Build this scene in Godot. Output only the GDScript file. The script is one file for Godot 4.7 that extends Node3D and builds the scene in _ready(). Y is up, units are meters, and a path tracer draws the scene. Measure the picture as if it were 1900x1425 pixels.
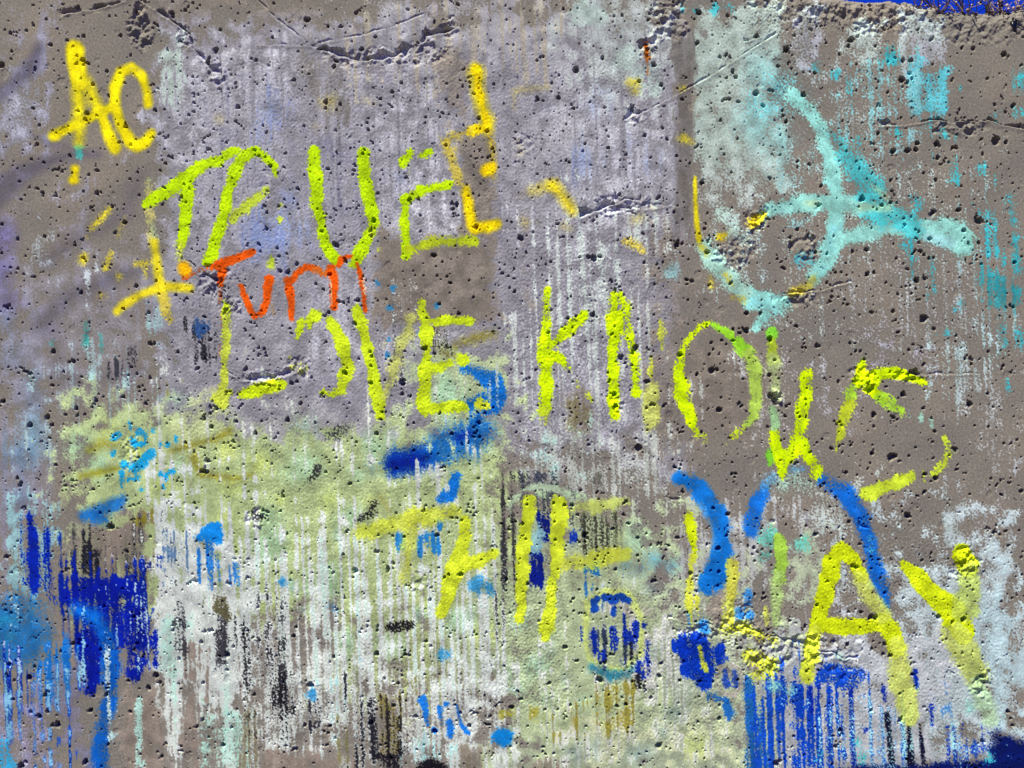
extends Node3D
# A weathered concrete wall covered in layers of spray paint. Plans are drawn in millimetres on the wall face: x to the right, y down from the top of the view.

const FRAME_W := 1900.0
const FRAME_H := 1425.0
const BASE_Y := 0.9            # height of the bottom of the view above the ground, metres
const TOP_ROWS := 16
const TAUPE := "80776f"

var xs := PackedFloat32Array()
var ys := PackedFloat32Array()
var nx := 0
var ny := 0
var col := PackedColorArray()
var hgt := PackedFloat32Array()
var pid := PackedInt32Array()
var rough := PackedFloat32Array()
var crumb := PackedFloat32Array()
var fine := PackedFloat32Array()
var blot := PackedFloat32Array()
var wide := PackedFloat32Array()
var streak := PackedFloat32Array()
var broad := PackedFloat32Array()
var speck := PackedFloat32Array()
var drip := PackedFloat32Array()
var parts := []                 # [id, part name, label, word index]
var words := []                 # [name, label]
var rng := RandomNumberGenerator.new()
var edge_line := [-1400, -70, 900, -58, 1400, -24, 1540, -9, 1590, 0, 1612, 2, 1660, 1, 1697, 3, 1706, 8, 1720, 10, 1738, 14, 1746, 16, 1780, 19, 1796, 22, 1812, 24, 1835, 23, 1855, 21, 1880, 19, 1900, 15, 1990, 14, 3300, 10]

# presets: soft (mm), hard, streak, grain, level, opacity
const LIME := [4.0, 2.0, 0.1, 0.6, 1.7, 0.98, 1.08]
const LIME_RAGGED := [5.0, 1.8, 0.3, 0.9, 1.2, 0.98, 1.12]
const LIME_THIN := [5.0, 1.5, 0.5, 1.0, 0.3, 0.95]
const LIME_PALE := [8.0, 0.8, 0.3, 0.6, 1.3, 0.82]
const SPRAY := [7.0, 0.5, 0.0, 0.07, 1.7, 1.0, 1.02]
const SPRAY_SOFT := [12.0, 0.42, 0.0, 0.1, 1.4, 0.97, 1.05]
const MIST := [14.0, 0.4, 0.1, 0.2, 0.9, 0.75, 1.2]
const ORANGE := [3.5, 1.4, 0.1, 0.5, 1.7, 0.98, 0.92]
const TURQ := [8.0, 1.0, 0.2, 0.6, 1.5, 0.97, 1.15]
const TURQ_DRY := [9.0, 1.5, 0.6, 1.3, 0.2, 0.95]
const BLUE := [6.0, 1.0, 0.3, 0.6, 1.5, 1.0]
const BLUE_DRY := [8.0, 1.6, 0.9, 1.1, 0.5, 1.0]
const BLACK_DRY := [7.0, 1.8, 0.9, 1.3, 0.3, 0.95]
const HAZE := [40.0, 0.4, 0.2, 0.25, 1.0, 0.7]


func _ready():
	# ---- camera, sky, sun, exposure
	var cam := Camera3D.new()
	cam.name = "camera"
	cam.fov = 50.0
	cam.near = 0.05
	cam.far = 400.0
	add_child(cam)
	cam.position = at(FRAME_W / 2.0, FRAME_H / 2.0, FRAME_H * 0.0005 / tan(deg_to_rad(25.0)))
	var sky_mat := ProceduralSkyMaterial.new()
	sky_mat.sky_top_color = Color("0a30a8")
	sky_mat.sky_horizon_color = Color("3f68b4")
	sky_mat.sky_curve = 0.06
	sky_mat.ground_horizon_color = Color("6a6660")
	sky_mat.ground_bottom_color = Color("4a4640")
	sky_mat.sun_angle_max = 4.0
	var sky := Sky.new()
	sky.sky_material = sky_mat
	var env := Environment.new()
	env.background_mode = Environment.BG_SKY
	env.sky = sky
	env.tonemap_mode = Environment.TONE_MAPPER_LINEAR
	env.tonemap_exposure = 1.47
	env.sdfgi_enabled = true
	env.ssao_enabled = true
	env.ssil_enabled = true
	var we := WorldEnvironment.new()
	we.name = "environment"
	we.environment = env
	add_child(we)
	var sun := DirectionalLight3D.new()
	sun.name = "sun"
	sun.light_energy = 1.6
	sun.light_color = Color(1.0, 0.985, 0.86)
	sun.light_angular_distance = 0.5
	sun.shadow_enabled = true
	add_child(sun)
	sun.look_at_from_position(Vector3(-0.32, 0.86, 0.39) * 10.0, Vector3.ZERO, Vector3.FORWARD)

	# ---- ground
	make_ground()

	# ---- the wall
	rng.seed = 4711
	lay_grid()
	make_noise()
	paint_weather()
	paint_marks()
	shape_relief()
	make_wall()

	# ---- small things
	make_weeds()
	make_beetle()


func at(x: float, y: float, z := 0.0) -> Vector3:
	return Vector3((x - FRAME_W / 2.0) * 0.001, BASE_Y + (FRAME_H - y) * 0.001, z)


# ------------------------------------------------------------------ grid and noise
func axis(from: float, a: float, b: float, to: float, step: float, first := 2.0) -> PackedFloat32Array:
	var low := PackedFloat32Array()
	var p := a
	var s := first
	while p > from:
		p -= s
		s = minf(s * 1.09, 26.0)
		low.append(maxf(p, from))
	low.reverse()
	var out := low
	p = a
	while p < b:
		out.append(p)
		p += step
	p = b
	s = first
	while p < to:
		out.append(p)
		p += s
		s = minf(s * 1.09, 26.0)
	out.append(to)
	return out


func lay_grid():
	xs = axis(-1300.0, -12.0, 1912.0, 3200.0, 1.5)
	var body := axis(-75.0, -12.0, 1437.0, 2330.0, 1.5)
	ys = PackedFloat32Array()
	for k in TOP_ROWS:
		ys.append(-75.0)
	ys.append_array(body)
	nx = xs.size()
	ny = ys.size()
	var n := nx * ny
	col.resize(n)
	col.fill(Color(TAUPE))
	hgt.resize(n)
	hgt.fill(0.0)
	pid.resize(n)
	pid.fill(0)
	rough.resize(n)
	rough.fill(0.25)
	crumb.resize(n)
	crumb.fill(0.0)


func noise_field(kind: int, freq: float, octaves: int, seed_no: int, w: int, h: int) -> PackedFloat32Array:
	var f := FastNoiseLite.new()
	f.noise_type = kind
	f.frequency = freq
	f.seed = seed_no
	f.fractal_type = FastNoiseLite.FRACTAL_FBM if octaves > 1 else FastNoiseLite.FRACTAL_NONE
	f.fractal_octaves = octaves
	if kind == FastNoiseLite.TYPE_CELLULAR:
		f.cellular_return_type = FastNoiseLite.RETURN_DISTANCE
	var im := f.get_image(w, h, false, false, true)
	im.convert(Image.FORMAT_L8)
	if w != nx or h != ny:
		im.resize(nx, ny, Image.INTERPOLATE_CUBIC)
	return normal_floats(im.get_data())


func normal_floats(b: PackedByteArray) -> PackedFloat32Array:
	var n := b.size()
	var sum := 0.0
	var sq := 0.0
	var k := 0
	for i in range(0, n, 37):
		sum += b[i]
		sq += b[i] * b[i]
		k += 1
	var mean := sum / k
	var dev := sqrt(maxf(sq / k - mean * mean, 1.0))
	var lut := PackedFloat32Array()
	for v in 256:
		lut.append((v - mean) / dev)
	var out := PackedFloat32Array()
	out.resize(n)
	for i in n:
		out[i] = lut[b[i]]
	return out


func sheared(a: PackedFloat32Array, slope: float) -> PackedFloat32Array:
	# drips lean a little as they run down
	var out := PackedFloat32Array()
	for j in ny:
		var sh := posmod(int(j * slope), nx)
		var row := a.slice(j * nx, (j + 1) * nx)
		out.append_array(row.slice(nx - sh))
		out.append_array(row.slice(0, nx - sh))
	return out


func make_noise():
	fine = noise_field(FastNoiseLite.TYPE_SIMPLEX_SMOOTH, 0.28, 2, 11, nx, ny)
	blot = noise_field(FastNoiseLite.TYPE_SIMPLEX_SMOOTH, 0.035, 3, 12, nx, ny)
	wide = noise_field(FastNoiseLite.TYPE_SIMPLEX_SMOOTH, 0.007, 3, 13, nx, ny)
	streak = sheared(noise_field(FastNoiseLite.TYPE_SIMPLEX_SMOOTH, 0.11, 3, 14, nx, ny / 12), 0.035)
	broad = sheared(noise_field(FastNoiseLite.TYPE_SIMPLEX_SMOOTH, 0.035, 2, 15, nx, ny / 9), 0.035)
	drip = sheared(noise_field(FastNoiseLite.TYPE_SIMPLEX_SMOOTH, 0.12, 2, 18, nx, ny / 44), 0.035)
	speck = noise_field(FastNoiseLite.TYPE_SIMPLEX_SMOOTH, 0.38, 1, 16, nx, ny)
	for i in streak.size():
		streak[i] = (streak[i] * 0.65 + broad[i] * 0.75) * clampf(0.75 + 0.35 * wide[i], 0.2, 1.4)


func ix(x: float) -> int:
	return clampi(xs.bsearch(x), 0, nx - 1)


func iy(y: float) -> int:
	return clampi(ys.bsearch(y, false), TOP_ROWS, ny - 1)


# ------------------------------------------------------------------ paint
# a stroke: x, y, radius, x, y, radius ...; inside it the paint's level is «level», and streaks and grain break it up
func stroke(colour: String, p: Array, o: Array, id := 0, tint := 0.07):
	var c := Color(colour)
	var soft: float = o[0]
	var x0 := 1e9
	var x1 := -1e9
	var y0 := 1e9
	var y1 := -1e9
	for k in range(0, p.size(), 3):
		var m: float = p[k + 2] + soft
		x0 = minf(x0, p[k] - m)
		x1 = maxf(x1, p[k] + m)
		y0 = minf(y0, p[k + 1] - m)
		y1 = maxf(y1, p[k + 1] + m)
	var i0 := ix(x0)
	var i1 := ix(x1)
	var j0 := iy(y0)
	var j1 := iy(y1)
	var w := i1 - i0 + 1
	var field := PackedFloat32Array()
	field.resize(w * (j1 - j0 + 1))
	field.fill(-1e9)
	var last := p.size() - 3
	for k in range(0, maxi(last, 1), 3):
		var k2 := mini(k + 3, last)
		var ax: float = p[k]
		var ay: float = p[k + 1]
		var ar: float = p[k + 2]
		var vx: float = p[k2] - ax
		var vy: float = p[k2 + 1] - ay
		var vr: float = p[k2 + 2] - ar
		var ll := maxf(vx * vx + vy * vy, 0.0001)
		var m := maxf(ar, ar + vr) + soft
		var a0 := maxi(ix(minf(ax, ax + vx) - m), i0)
		var a1 := mini(ix(maxf(ax, ax + vx) + m), i1)
		var b0 := maxi(iy(minf(ay, ay + vy) - m), j0)
		var b1 := mini(iy(maxf(ay, ay + vy) + m), j1)
		for j in range(b0, b1 + 1):
			var dy0 := ys[j] - ay
			var at_ := (j - j0) * w - i0
			for i in range(a0, a1 + 1):
				var dx := xs[i] - ax
				var t := clampf((dx * vx + dy0 * vy) / ll, 0.0, 1.0)
				var ex := dx - vx * t
				var ey := dy0 - vy * t
				var q := ar + vr * t - sqrt(ex * ex + ey * ey)
				if q > field[at_ + i]:
					field[at_ + i] = q
	var hard: float = o[1]
	var st: float = o[2]
	var gr: float = o[3]
	var level: float = o[4]
	var op: float = o[5]
	var run := drip if hard >= 1.25 and st >= 0.3 else streak
	var patchy := 0.55 if hard >= 0.75 else 0.25
	var ragged := 0.9 if hard >= 0.75 and soft >= 4.0 else 0.0
	if run == drip:
		gr *= 0.65
	var g := 0
	for j in range(j0, j1 + 1):
		var n := j * nx + i0
		for i in w:
			var q := field[g]
			g += 1
			if ragged > 0.0:
				q += ragged * (blot[n] + 0.7 * wide[n])
			if q > -soft:
				var v := (minf(q / soft, 1.0) - 1.0) * 1.5 + level + patchy * (wide[n] * 0.5 + blot[n] * 0.5) + st * run[n] + gr * (fine[n] * 0.9 + speck[n] * 0.2)
				var a := clampf(0.5 + v * hard, 0.0, 1.0) * op
				if a > 0.0:
					var tone := 1.0 + tint * blot[n]
					col[n] = col[n].lerp(Color(c.r * tone, c.g * tone, c.b * tone), a)
					if a > 0.55 and id > 0:
						pid[n] = id
			n += 1


# a field of worn paint: colour, box, softness across and down, hard, streak, grain, level, opacity
func worn(colour: String, x0: float, y0: float, x1: float, y1: float, sx: float, sy: float, hard: float, st: float, gr: float, level: float, op: float, bl := 0.35):
	var c := Color(colour)
	var run := drip if hard >= 1.25 else streak
	var grain := gr * (0.65 if hard >= 1.25 else 1.0)
	var i0 := ix(x0 - sx * 2.0)
	var i1 := ix(x1 + sx * 2.0)
	for j in range(iy(y0 - sy * 2.0), iy(y1 + sy * 2.0) + 1):
		var ey := minf(ys[j] - y0, y1 - ys[j]) / sy
		var n := j * nx + i0
		for i in range(i0, i1 + 1):
			var e := minf(minf(minf(xs[i] - x0, x1 - xs[i]) / sx, ey) + 0.5 * wide[n] + 0.3 * blot[n], 1.0)
			if e > -1.0:
				var v := (e - 1.0) * 1.5 + level + st * run[n] + grain * (fine[n] * 0.9 + speck[n] * 0.2) + bl * blot[n]
				var a := clampf(0.5 + v * hard, 0.0, 1.0) * op
				if a > 0.0:
					var tone := 1.0 + 0.06 * blot[n]
					col[n] = col[n].lerp(Color(c.r * tone, c.g * tone, c.b * tone), a)
			n += 1


# soft clouds of spray: x, y, radius, x, y, radius ... each on its own
func clouds(colour: String, p: Array, o: Array):
	for k in range(0, p.size(), 3):
		stroke(colour, [p[k], p[k + 1], p[k + 2]], o)


func paint_weather():
	# bare concrete: slow changes of tone
	var warm := Color("8b8177")
	var cool := Color("78746f")
	for i in col.size():
		var t := clampf(wide[i] * 0.16 + 0.5 + fine[i] * 0.06, 0.0, 1.0)
		col[i] = cool.lerp(warm, t)
	# lavender grey over the upper middle
	worn("94929d", 290, 40, 1265, 860, 22, 50, 0.8, 0.45, 0.3, 1.9, 0.93, 0.2)
	worn("918f9b", 1500, 1300, 4000, 2500, 200, 300, 0.7, 0.5, 0.4, 0.6, 0.8)
	worn("8a8898", -1400, 100, 40, 2500, 100, 200, 0.6, 0.5, 0.4, 0.5, 0.8)
	worn("c6c6d2", 300, 60, 570, 500, 50, 90, 0.5, 0.7, 0.3, 0.25, 0.8)
	worn("bebeca", 560, 110, 900, 800, 50, 90, 0.5, 0.75, 0.3, 0.0, 0.75)
	worn("bdbdc8", 920, 40, 1255, 480, 50, 70, 0.5, 0.7, 0.3, 0.2, 0.75)
	worn("b5b5c0", 925, 470, 1250, 880, 40, 60, 0.9, 0.7, 0.9, -0.35, 0.8)
	worn("6d6a7a", 310, 150, 720, 560, 60, 60, 0.6, 0.5, 0.4, -0.6, 0.75, 0.7)
	worn("74717c", 880, 0, 1060, 700, 50, 80, 0.6, 0.7, 0.4, -0.6, 0.75, 0.6)
	worn("77736f", 545, 70, 635, 200, 24, 40, 1.0, 0.8, 0.3, 0.5, 0.75)
	worn(TAUPE, 250, -60, 640, 30, 50, 25, 0.8, 0.5, 0.3, 0.8, 0.8)
	worn("a3a2ab", 600, -60, 1050, 110, 60, 40, 0.9, 1.1, 0.5, -0.1, 0.7)
	worn("a8b0ae", 1050, -30, 1258, 210, 40, 30, 0.8, 0.6, 0.5, 0.6, 0.8)
	clouds("a9bbb6", [1080, 22, 26, 1110, 30, 20, 1160, 110, 30, 1200, 150, 40], [12.0, 0.8, 0.1, 0.3, 1.0, 0.85])
	worn("a9bab2", 292, 62, 345, 190, 10, 30, 1.0, 0.5, 0.4, 1.0, 0.9)
	clouds("6d86cc", [505, 210, 50, 500, 430, 60, 535, 370, 40, 480, 250, 35], [45.0, 0.5, 0.5, 0.5, 0.3, 0.6])
	clouds("8fa5dc", [1115, 170, 26, 1180, 265, 24, 1090, 300, 40, 1100, 200, 30, 1200, 310, 30, 745, 330, 20, 740, 380, 16, 560, 430, 40], [30.0, 0.5, 0.6, 0.6, 0.2, 0.55])
	clouds("5f5f7a", [1010, 195, 28, 730, 290, 20, 745, 290, 15, 600, 270, 30, 430, 250, 30, 640, 390, 30, 1040, 320, 26, 560, 330, 20, 410, 380, 30], [26.0, 0.5, 0.4, 0.4, 0.2, 0.5])
	worn("cdcdd8", 290, 40, 720, 420, 40, 70, 1.3, 0.9, 0.45, -1.05, 0.75)
	worn("cdcdd8", 700, 60, 1250, 560, 40, 70, 1.3, 0.9, 0.45, -1.15, 0.7)
	worn("64616c", 300, 20, 1250, 420, 40, 70, 1.3, 1.0, 0.35, -1.35, 0.6)
	worn("c4ccca", 930, 400, 1250, 860, 40, 90, 1.4, 1.1, 0.6, -0.9, 0.85)
	worn("a9a08e", 640, -20, 1060, 180, 30, 40, 1.3, 1.0, 0.4, -0.9, 0.7)
	# bare bands
	worn(TAUPE, 700, 440, 922, 610, 16, 24, 1.0, 0.25, 0.3, 1.6, 0.97, 0.15)
	worn(TAUPE, 850, 245, 915, 450, 9, 16, 1.0, 0.3, 0.3, 1.3, 0.9, 0.15)
	worn(TAUPE, 820, 100, 875, 240, 12, 30, 0.8, 0.6, 0.3, 0.5, 0.8)
	worn(TAUPE, 962, 380, 985, 560, 9, 40, 0.8, 0.6, 0.4, 0.5, 0.7)
	worn(TAUPE, 1165, 430, 1300, 600, 40, 50, 1.2, 0.7, 0.9, 0.6, 0.95)
	worn(TAUPE, 1195, 560, 1420, 830, 40, 40, 1.2, 0.5, 0.8, 0.9, 0.95)
	# left side: lavender and violet mist
	worn("8c8995", -30, 420, 330, 800, 60, 70, 0.6, 0.5, 0.3, 0.4, 0.65)
	worn("888696", -30, 540, 120, 1000, 40, 60, 0.6, 0.5, 0.3, 0.6, 0.7)
	worn("9091a4", -30, 118, 76, 262, 18, 30, 0.8, 0.5, 0.6, 0.4, 0.75)
	worn("a2a3b2", 2, 130, 62, 250, 14, 30, 1.0, 0.6, 0.9, -0.6, 0.8)
	stroke("5a566a", [72, 92, 12, 62, 120, 18, 20, 160, 16, -20, 185, 20], [12.0, 0.45, 0.0, 0.2, 0.9, 0.75])
	stroke("585468", [-20, 370, 34, 40, 322, 22, 100, 296, 13, 150, 284, 11, 182, 288, 8], [14.0, 0.45, 0.0, 0.2, 0.9, 0.75])
	stroke("5c586a", [60, 250, 8, 95, 268, 10, 140, 275, 10], [12.0, 0.45, 0.0, 0.2, 0.6, 0.6])
	stroke("5e5a68", [90, 480, 26, 150, 440, 22, 230, 400, 24, 260, 330, 20], [26.0, 0.45, 0.0, 0.2, 0.6, 0.7])
	stroke("5a5768", [80, 600, 30, 130, 550, 24, 210, 515, 26, 260, 500, 20], [24.0, 0.45, 0.0, 0.2, 0.6, 0.7])
	stroke("68646f", [100, 620, 24, 110, 700, 26, 200, 700, 24, 260, 690, 20], [24.0, 0.45, 0.0, 0.2, 0.5, 0.6])
	clouds("6a6394", [2, 440, 40, 0, 500, 34, 14, 560, 26], [26.0, 0.45, 0.0, 0.2, 0.9, 0.75])
	clouds("748099", [12, 600, 34, 20, 660, 40, 60, 740, 40], [34.0, 0.45, 0.1, 0.2, 0.5, 0.65])
	clouds("7aa0b6", [62, 700, 26, 60, 790, 46, 36, 830, 34, 80, 830, 40], [34.0, 0.45, 0.3, 0.4, 0.3, 0.7])
	clouds("5f7fa4", [30, 850, 40, 30, 920, 34], [34.0, 0.45, 0.2, 0.3, 0.2, 0.6])
	worn("aab6bc", 40, 400, 110, 520, 20, 40, 1.0, 1.0, 0.8, -0.8, 0.7)
	# faint pale runs on the left
	stroke("b7c2c8", [163, 505, 4, 163, 545, 4], [4.0, 1.4, 0.4, 1.0, 0.6, 0.9])
	stroke("b7c2c8", [161, 555, 2, 163, 580, 2], [3.0, 1.4, 0.6, 1.4, -0.2, 0.9])
	stroke("b7c2c8", [180, 470, 3, 180, 500, 3, 192, 510, 2], [4.0, 1.4, 0.6, 1.2, -0.2, 0.9])
	worn("9bb3b8", 60, 620, 330, 860, 30, 60, 1.4, 1.2, 0.6, -0.9, 0.85)
	# pale mint ground of the upper right
	worn("a7b8b1", 1286, 6, 1452, 340, 14, 30, 0.9, 0.3, 0.6, 1.3, 0.95)
	worn("a9b3b0", 1290, 300, 1400, 400, 20, 40, 1.0, 0.5, 0.8, 0.5, 0.9)
	worn("6d6866", 1252, 50, 1287, 430, 7, 40, 1.1, 0.7, 0.3, 1.0, 0.85)
	worn("6d6866", 1275, -10, 1300, 60, 14, 12, 1.0, 0.7, 0.5, 1.0, 0.85)
	worn("a4afb2", 1462, 14, 1522, 180, 14, 30, 1.1, 0.6, 0.9, 0.4, 0.9)
	worn("a29fad", 1470, 40, 1530, 160, 14, 20, 1.0, 0.5, 0.8, 0.0, 0.7)
	worn("b2c2be", 1564, 42, 1636, 112, 10, 14, 1.2, 0.4, 0.8, 0.8, 0.95)
	worn("b0bfc0", 1672, 22, 1760, 130, 12, 18, 1.2, 0.4, 0.9, 0.6, 0.95)
	worn("a3a4b0", 1690, 70, 1764, 135, 12, 18, 1.2, 0.3, 0.9, 0.3, 0.9)
	worn("a9b4b4", 1470, 90, 1680, 330, 60, 50, 1.5, 0.6, 1.5, -0.6, 0.88)
	worn("74bec4", 1480, 120, 1720, 330, 60, 50, 1.5, 0.9, 1.3, -1.3, 0.88)
	worn("7ec0c6", 1760, 300, 1900, 720, 40, 60, 1.5, 1.0, 1.3, -1.5, 0.88)
	worn("b6c6c4", 1400, 250, 1900, 720, 70, 60, 1.7, 0.6, 1.8, -1.75, 0.85)
	worn("a3a7ac", 1540, 480, 1900, 700, 60, 50, 1.3, 0.5, 1.3, -1.15, 0.75)
	worn("a8bfc0", 1290, 390, 1450, 560, 30, 40, 1.7, 0.6, 1.4, -1.1, 0.9)
	worn("b5bfbd", 1060, 390, 1200, 660, 40, 60, 1.6, 0.9, 1.2, -0.5, 0.9)
	clouds("85b0b4", [1247, 505, 16], [10.0, 1.2, 0.1, 0.9, 0.8, 0.9])
	worn("a4a3b3", 1610, 620, 1660, 700, 20, 26, 1.2, 0.5, 1.1, 0.1, 0.8)
	worn("a4a3b3", 1690, 640, 1730, 690, 20, 20, 1.2, 0.5, 1.1, 0.0, 0.8)
	worn("a9c4c8", 1720, 600, 1860, 760, 40, 40, 1.5, 0.8, 1.3, -0.8, 0.85)
	worn("a3a3ae", 1440, 620, 1570, 800, 40, 40, 1.5, 0.4, 1.3, -0.9, 0.8)
	worn("a9adb0", 1780, 660, 1900, 900, 50, 60, 1.5, 0.6, 1.3, -1.0, 0.8)
	# lower right: speckled pale coats over bare concrete
	worn("b3b5b6", 1380, 700, 1500, 1000, 40, 60, 1.5, 0.6, 1.3, -0.4, 0.85)
	worn("b6c0bd", 1500, 890, 1600, 1000, 30, 36, 1.5, 0.5, 1.2, 0.0, 0.9)
	worn("aebfc2", 1730, 905, 1800, 1060, 16, 40, 1.4, 0.5, 1.1, 0.4, 0.9)
	worn("a5a8b2", 1760, 900, 1880, 1060, 30, 50, 1.4, 0.4, 1.2, -0.2, 0.8)
	worn("b0bfc4", 1650, 1020, 1890, 1440, 60, 70, 1.1, 0.35, 0.6, 1.8, 0.95)
	worn("adbbbd", 1400, 990, 1720, 1120, 60, 50, 1.5, 0.5, 1.3, -0.35, 0.85)
	worn("b0b4ba", 1370, 1170, 1760, 1500, 40, 40, 1.4, 0.5, 0.6, 1.6, 0.95)
	worn("a8c0c8", 1800, 1080, 1890, 1380, 30, 60, 1.0, 0.4, 0.6, 0.8, 0.9)
	worn("b3b6b8", 1200, 930, 1440, 1300, 40, 60, 1.3, 0.7, 0.9, 0.7, 0.9)
	# the pale grey of the lower middle
	worn("b4bab5", 940, 760, 1265, 980, 50, 60, 1.4, 0.9, 1.1, 0.25, 0.9)
	worn(TAUPE, 1040, 730, 1105, 900, 16, 40, 1.1, 1.0, 0.6, 0.2, 0.9)
	worn("6e6440", 1055, 750, 1090, 800, 10, 20, 0.8, 0.4, 0.3, 0.6, 0.7)
	worn("9fc0bb", 1060, 800, 1110, 920, 16, 40, 1.2, 0.8, 0.9, -0.1, 0.85)
	worn("9fc8c0", 955, 790, 1040, 900, 20, 40, 1.2, 1.0, 0.9, -0.6, 0.85)
	# pastel yellow green and mint of the lower left and middle
	worn("8b857e", 200, 1130, 980, 1500, 60, 60, 0.8, 0.4, 0.4, 1.6, 0.95)
	worn("aebf88", 140, 775, 940, 1150, 40, 40, 0.7, 0.4, 0.4, 1.9, 0.95)
	worn("a3b07c", 600, 1100, 980, 1290, 50, 50, 0.7, 0.5, 0.4, 1.2, 0.92)
	worn("a6b096", 930, 1090, 1390, 1500, 80, 60, 0.8, 0.3, 0.3, 2.2, 0.97)
	worn("7d746d", 140, 950, 290, 1110, 30, 30, 0.9, 0.5, 0.4, 1.4, 0.95)
	worn("aeb888", 310, 700, 430, 840, 24, 40, 0.8, 0.8, 0.5, 0.8, 0.85)
	worn("abbb8f", 760, 640, 930, 840, 30, 30, 0.8, 0.4, 0.5, 1.0, 0.9)
	worn("a9b890", 900, 960, 1270, 1420, 50, 50, 0.8, 0.4, 0.3, 1.2, 0.85)
	worn("8f8c98", 430, 690, 700, 800, 40, 22, 0.9, 0.4, 0.5, 1.1, 0.9)
	clouds("9cc5a6", [560, 870, 50, 500, 1010, 50, 650, 960, 40, 600, 1090, 50, 820, 740, 50, 700, 830, 40, 180, 860, 40, 150, 830, 40, 560, 790, 30, 660, 880, 30, 850, 1150, 40, 640, 1190, 40, 330, 740, 30, 350, 870, 30, 720, 1200, 40, 940, 1250, 30, 1000, 1240, 36, 1010, 1300, 30, 1180, 1000, 40, 1010, 1180, 30, 500, 960, 40], [34.0, 0.6, 0.3, 0.4, 0.5, 0.8])
	clouds("bfcf6c", [200, 800, 26, 250, 830, 30, 430, 900, 34, 420, 960, 30, 480, 860, 34, 610, 930, 30, 690, 930, 24, 420, 830, 30, 300, 900, 30, 650, 1000, 24, 720, 870, 24, 520, 930, 24, 560, 1010, 26, 790, 1130, 30, 900, 1180, 30, 760, 1280, 24, 500, 1120, 26, 950, 1000, 26, 430, 1020, 24], [28.0, 0.6, 0.2, 0.4, 0.5, 0.8])
	clouds("86acae", [690, 870, 26, 545, 1090, 22, 780, 1140, 26, 560, 1130, 20, 630, 990, 16, 880, 850, 24], [22.0, 0.6, 0.3, 0.4, 0.3, 0.75])
	stroke("837d22", [165, 835, 14, 190, 822, 12, 215, 826, 8], [14.0, 0.5, 0.1, 0.5, 0.8, 0.85])
	stroke("857f1e", [150, 884, 7, 185, 876, 9, 220, 868, 6], [9.0, 0.6, 0.0, 0.5, 0.9, 0.85])
	stroke("8b8426", [318, 838, 5, 345, 828, 9, 400, 815, 8, 425, 800, 10], [10.0, 0.6, 0.0, 0.5, 0.9, 0.85])
	stroke("8b8426", [360, 850, 14, 370, 880, 10, 440, 888, 8, 470, 880, 9], [10.0, 0.6, 0.0, 0.5, 0.7, 0.8])
	stroke("7d751c", [255, 968, 14, 285, 955, 12], [12.0, 0.6, 0.3, 0.5, 0.9, 0.9])
	stroke("756d28", [845, 640, 10, 880, 628, 14, 915, 618, 12], [16.0, 0.5, 0.1, 0.4, 0.9, 0.9])
	stroke("6a6230", [840, 660, 10, 815, 650, 8], [12.0, 0.5, 0.5, 0.6, 0.6, 0.85])
	stroke("8c8640", [705, 920, 10, 720, 945, 10], [14.0, 0.5, 0.1, 0.5, 0.6, 0.8])
	worn("7a7136", 285, 690, 420, 730, 20, 20, 1.0, 1.2, 0.6, -0.2, 0.85)
	# white runs along the bottom
	worn("bcc4c3", 285, 950, 480, 1340, 14, 90, 1.6, 1.1, 0.5, 1.5, 0.97)
	worn("c6ccc9", 283, 1040, 445, 1330, 14, 60, 1.6, 0.8, 0.45, 1.9, 1.0)
	worn("c3c9c6", 430, 1150, 720, 1425, 40, 70, 1.6, 1.0, 0.8, 0.9, 0.97)
	worn("c2c8c5", 700, 1230, 960, 1425, 40, 60, 1.6, 1.0, 0.7, 0.9, 0.97)
	worn("c2c5bf", 950, 1150, 1260, 1380, 40, 90, 1.3, 0.9, 0.3, -0.1, 0.85)
	worn("c2c3c1", 1160, 1140, 1290, 1320, 20, 50, 1.5, 0.8, 0.8, 0.9, 0.95)
	worn("bfc5bf", 580, 1000, 940, 1280, 60, 80, 1.3, 1.1, 0.4, -0.7, 0.85)
	worn("bcc2b8", 270, 720, 460, 960, 30, 60, 1.4, 1.3, 0.6, -1.3, 0.85)
	worn("b7c498", 960, 1250, 1400, 1440, 60, 40, 0.6, 0.4, 0.3, 0.4, 0.75)
	worn("c3c4a4", 1050, 1310, 1330, 1425, 60, 40, 0.5, 0.3, 0.2, 0.7, 0.8)
	worn("cbd1ce", 290, 900, 960, 1440, 40, 120, 1.5, 1.2, 0.35, -0.25, 0.95)
	worn("b4d2c6", 290, 950, 960, 1440, 60, 100, 1.4, 1.0, 0.4, -1.6, 0.8)
	
	worn("c2c9be", 250, 700, 900, 960, 50, 80, 1.4, 1.2, 0.4, -1.7, 0.8)
	worn("9fcabd", 285, 1140, 350, 1300, 14, 50, 1.2, 0.6, 0.7, 0.1, 0.8)
	worn("9fcabd", 365, 1300, 470, 1440, 14, 40, 1.2, 0.7, 0.7, 0.4, 0.85)
	worn("857a72", 222, 1255, 303, 1440, 14, 30, 1.2, 0.8, 0.4, 1.1, 0.97)
	worn("857a72", 340, 1225, 368, 1440, 6, 40, 1.6, 0.6, 0.4, 0.9, 0.97)
	worn("857a72", 378, 1235, 388, 1330, 4, 30, 1.6, 0.6, 0.4, 0.9, 0.95)
	worn("7d7560", 440, 1280, 490, 1425, 14, 40, 1.4, 1.2, 0.6, -0.2, 0.9)
	worn("85786f", 500, 1398, 640, 1440, 30, 14, 1.2, 0.6, 0.5, 0.9, 0.95)
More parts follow.
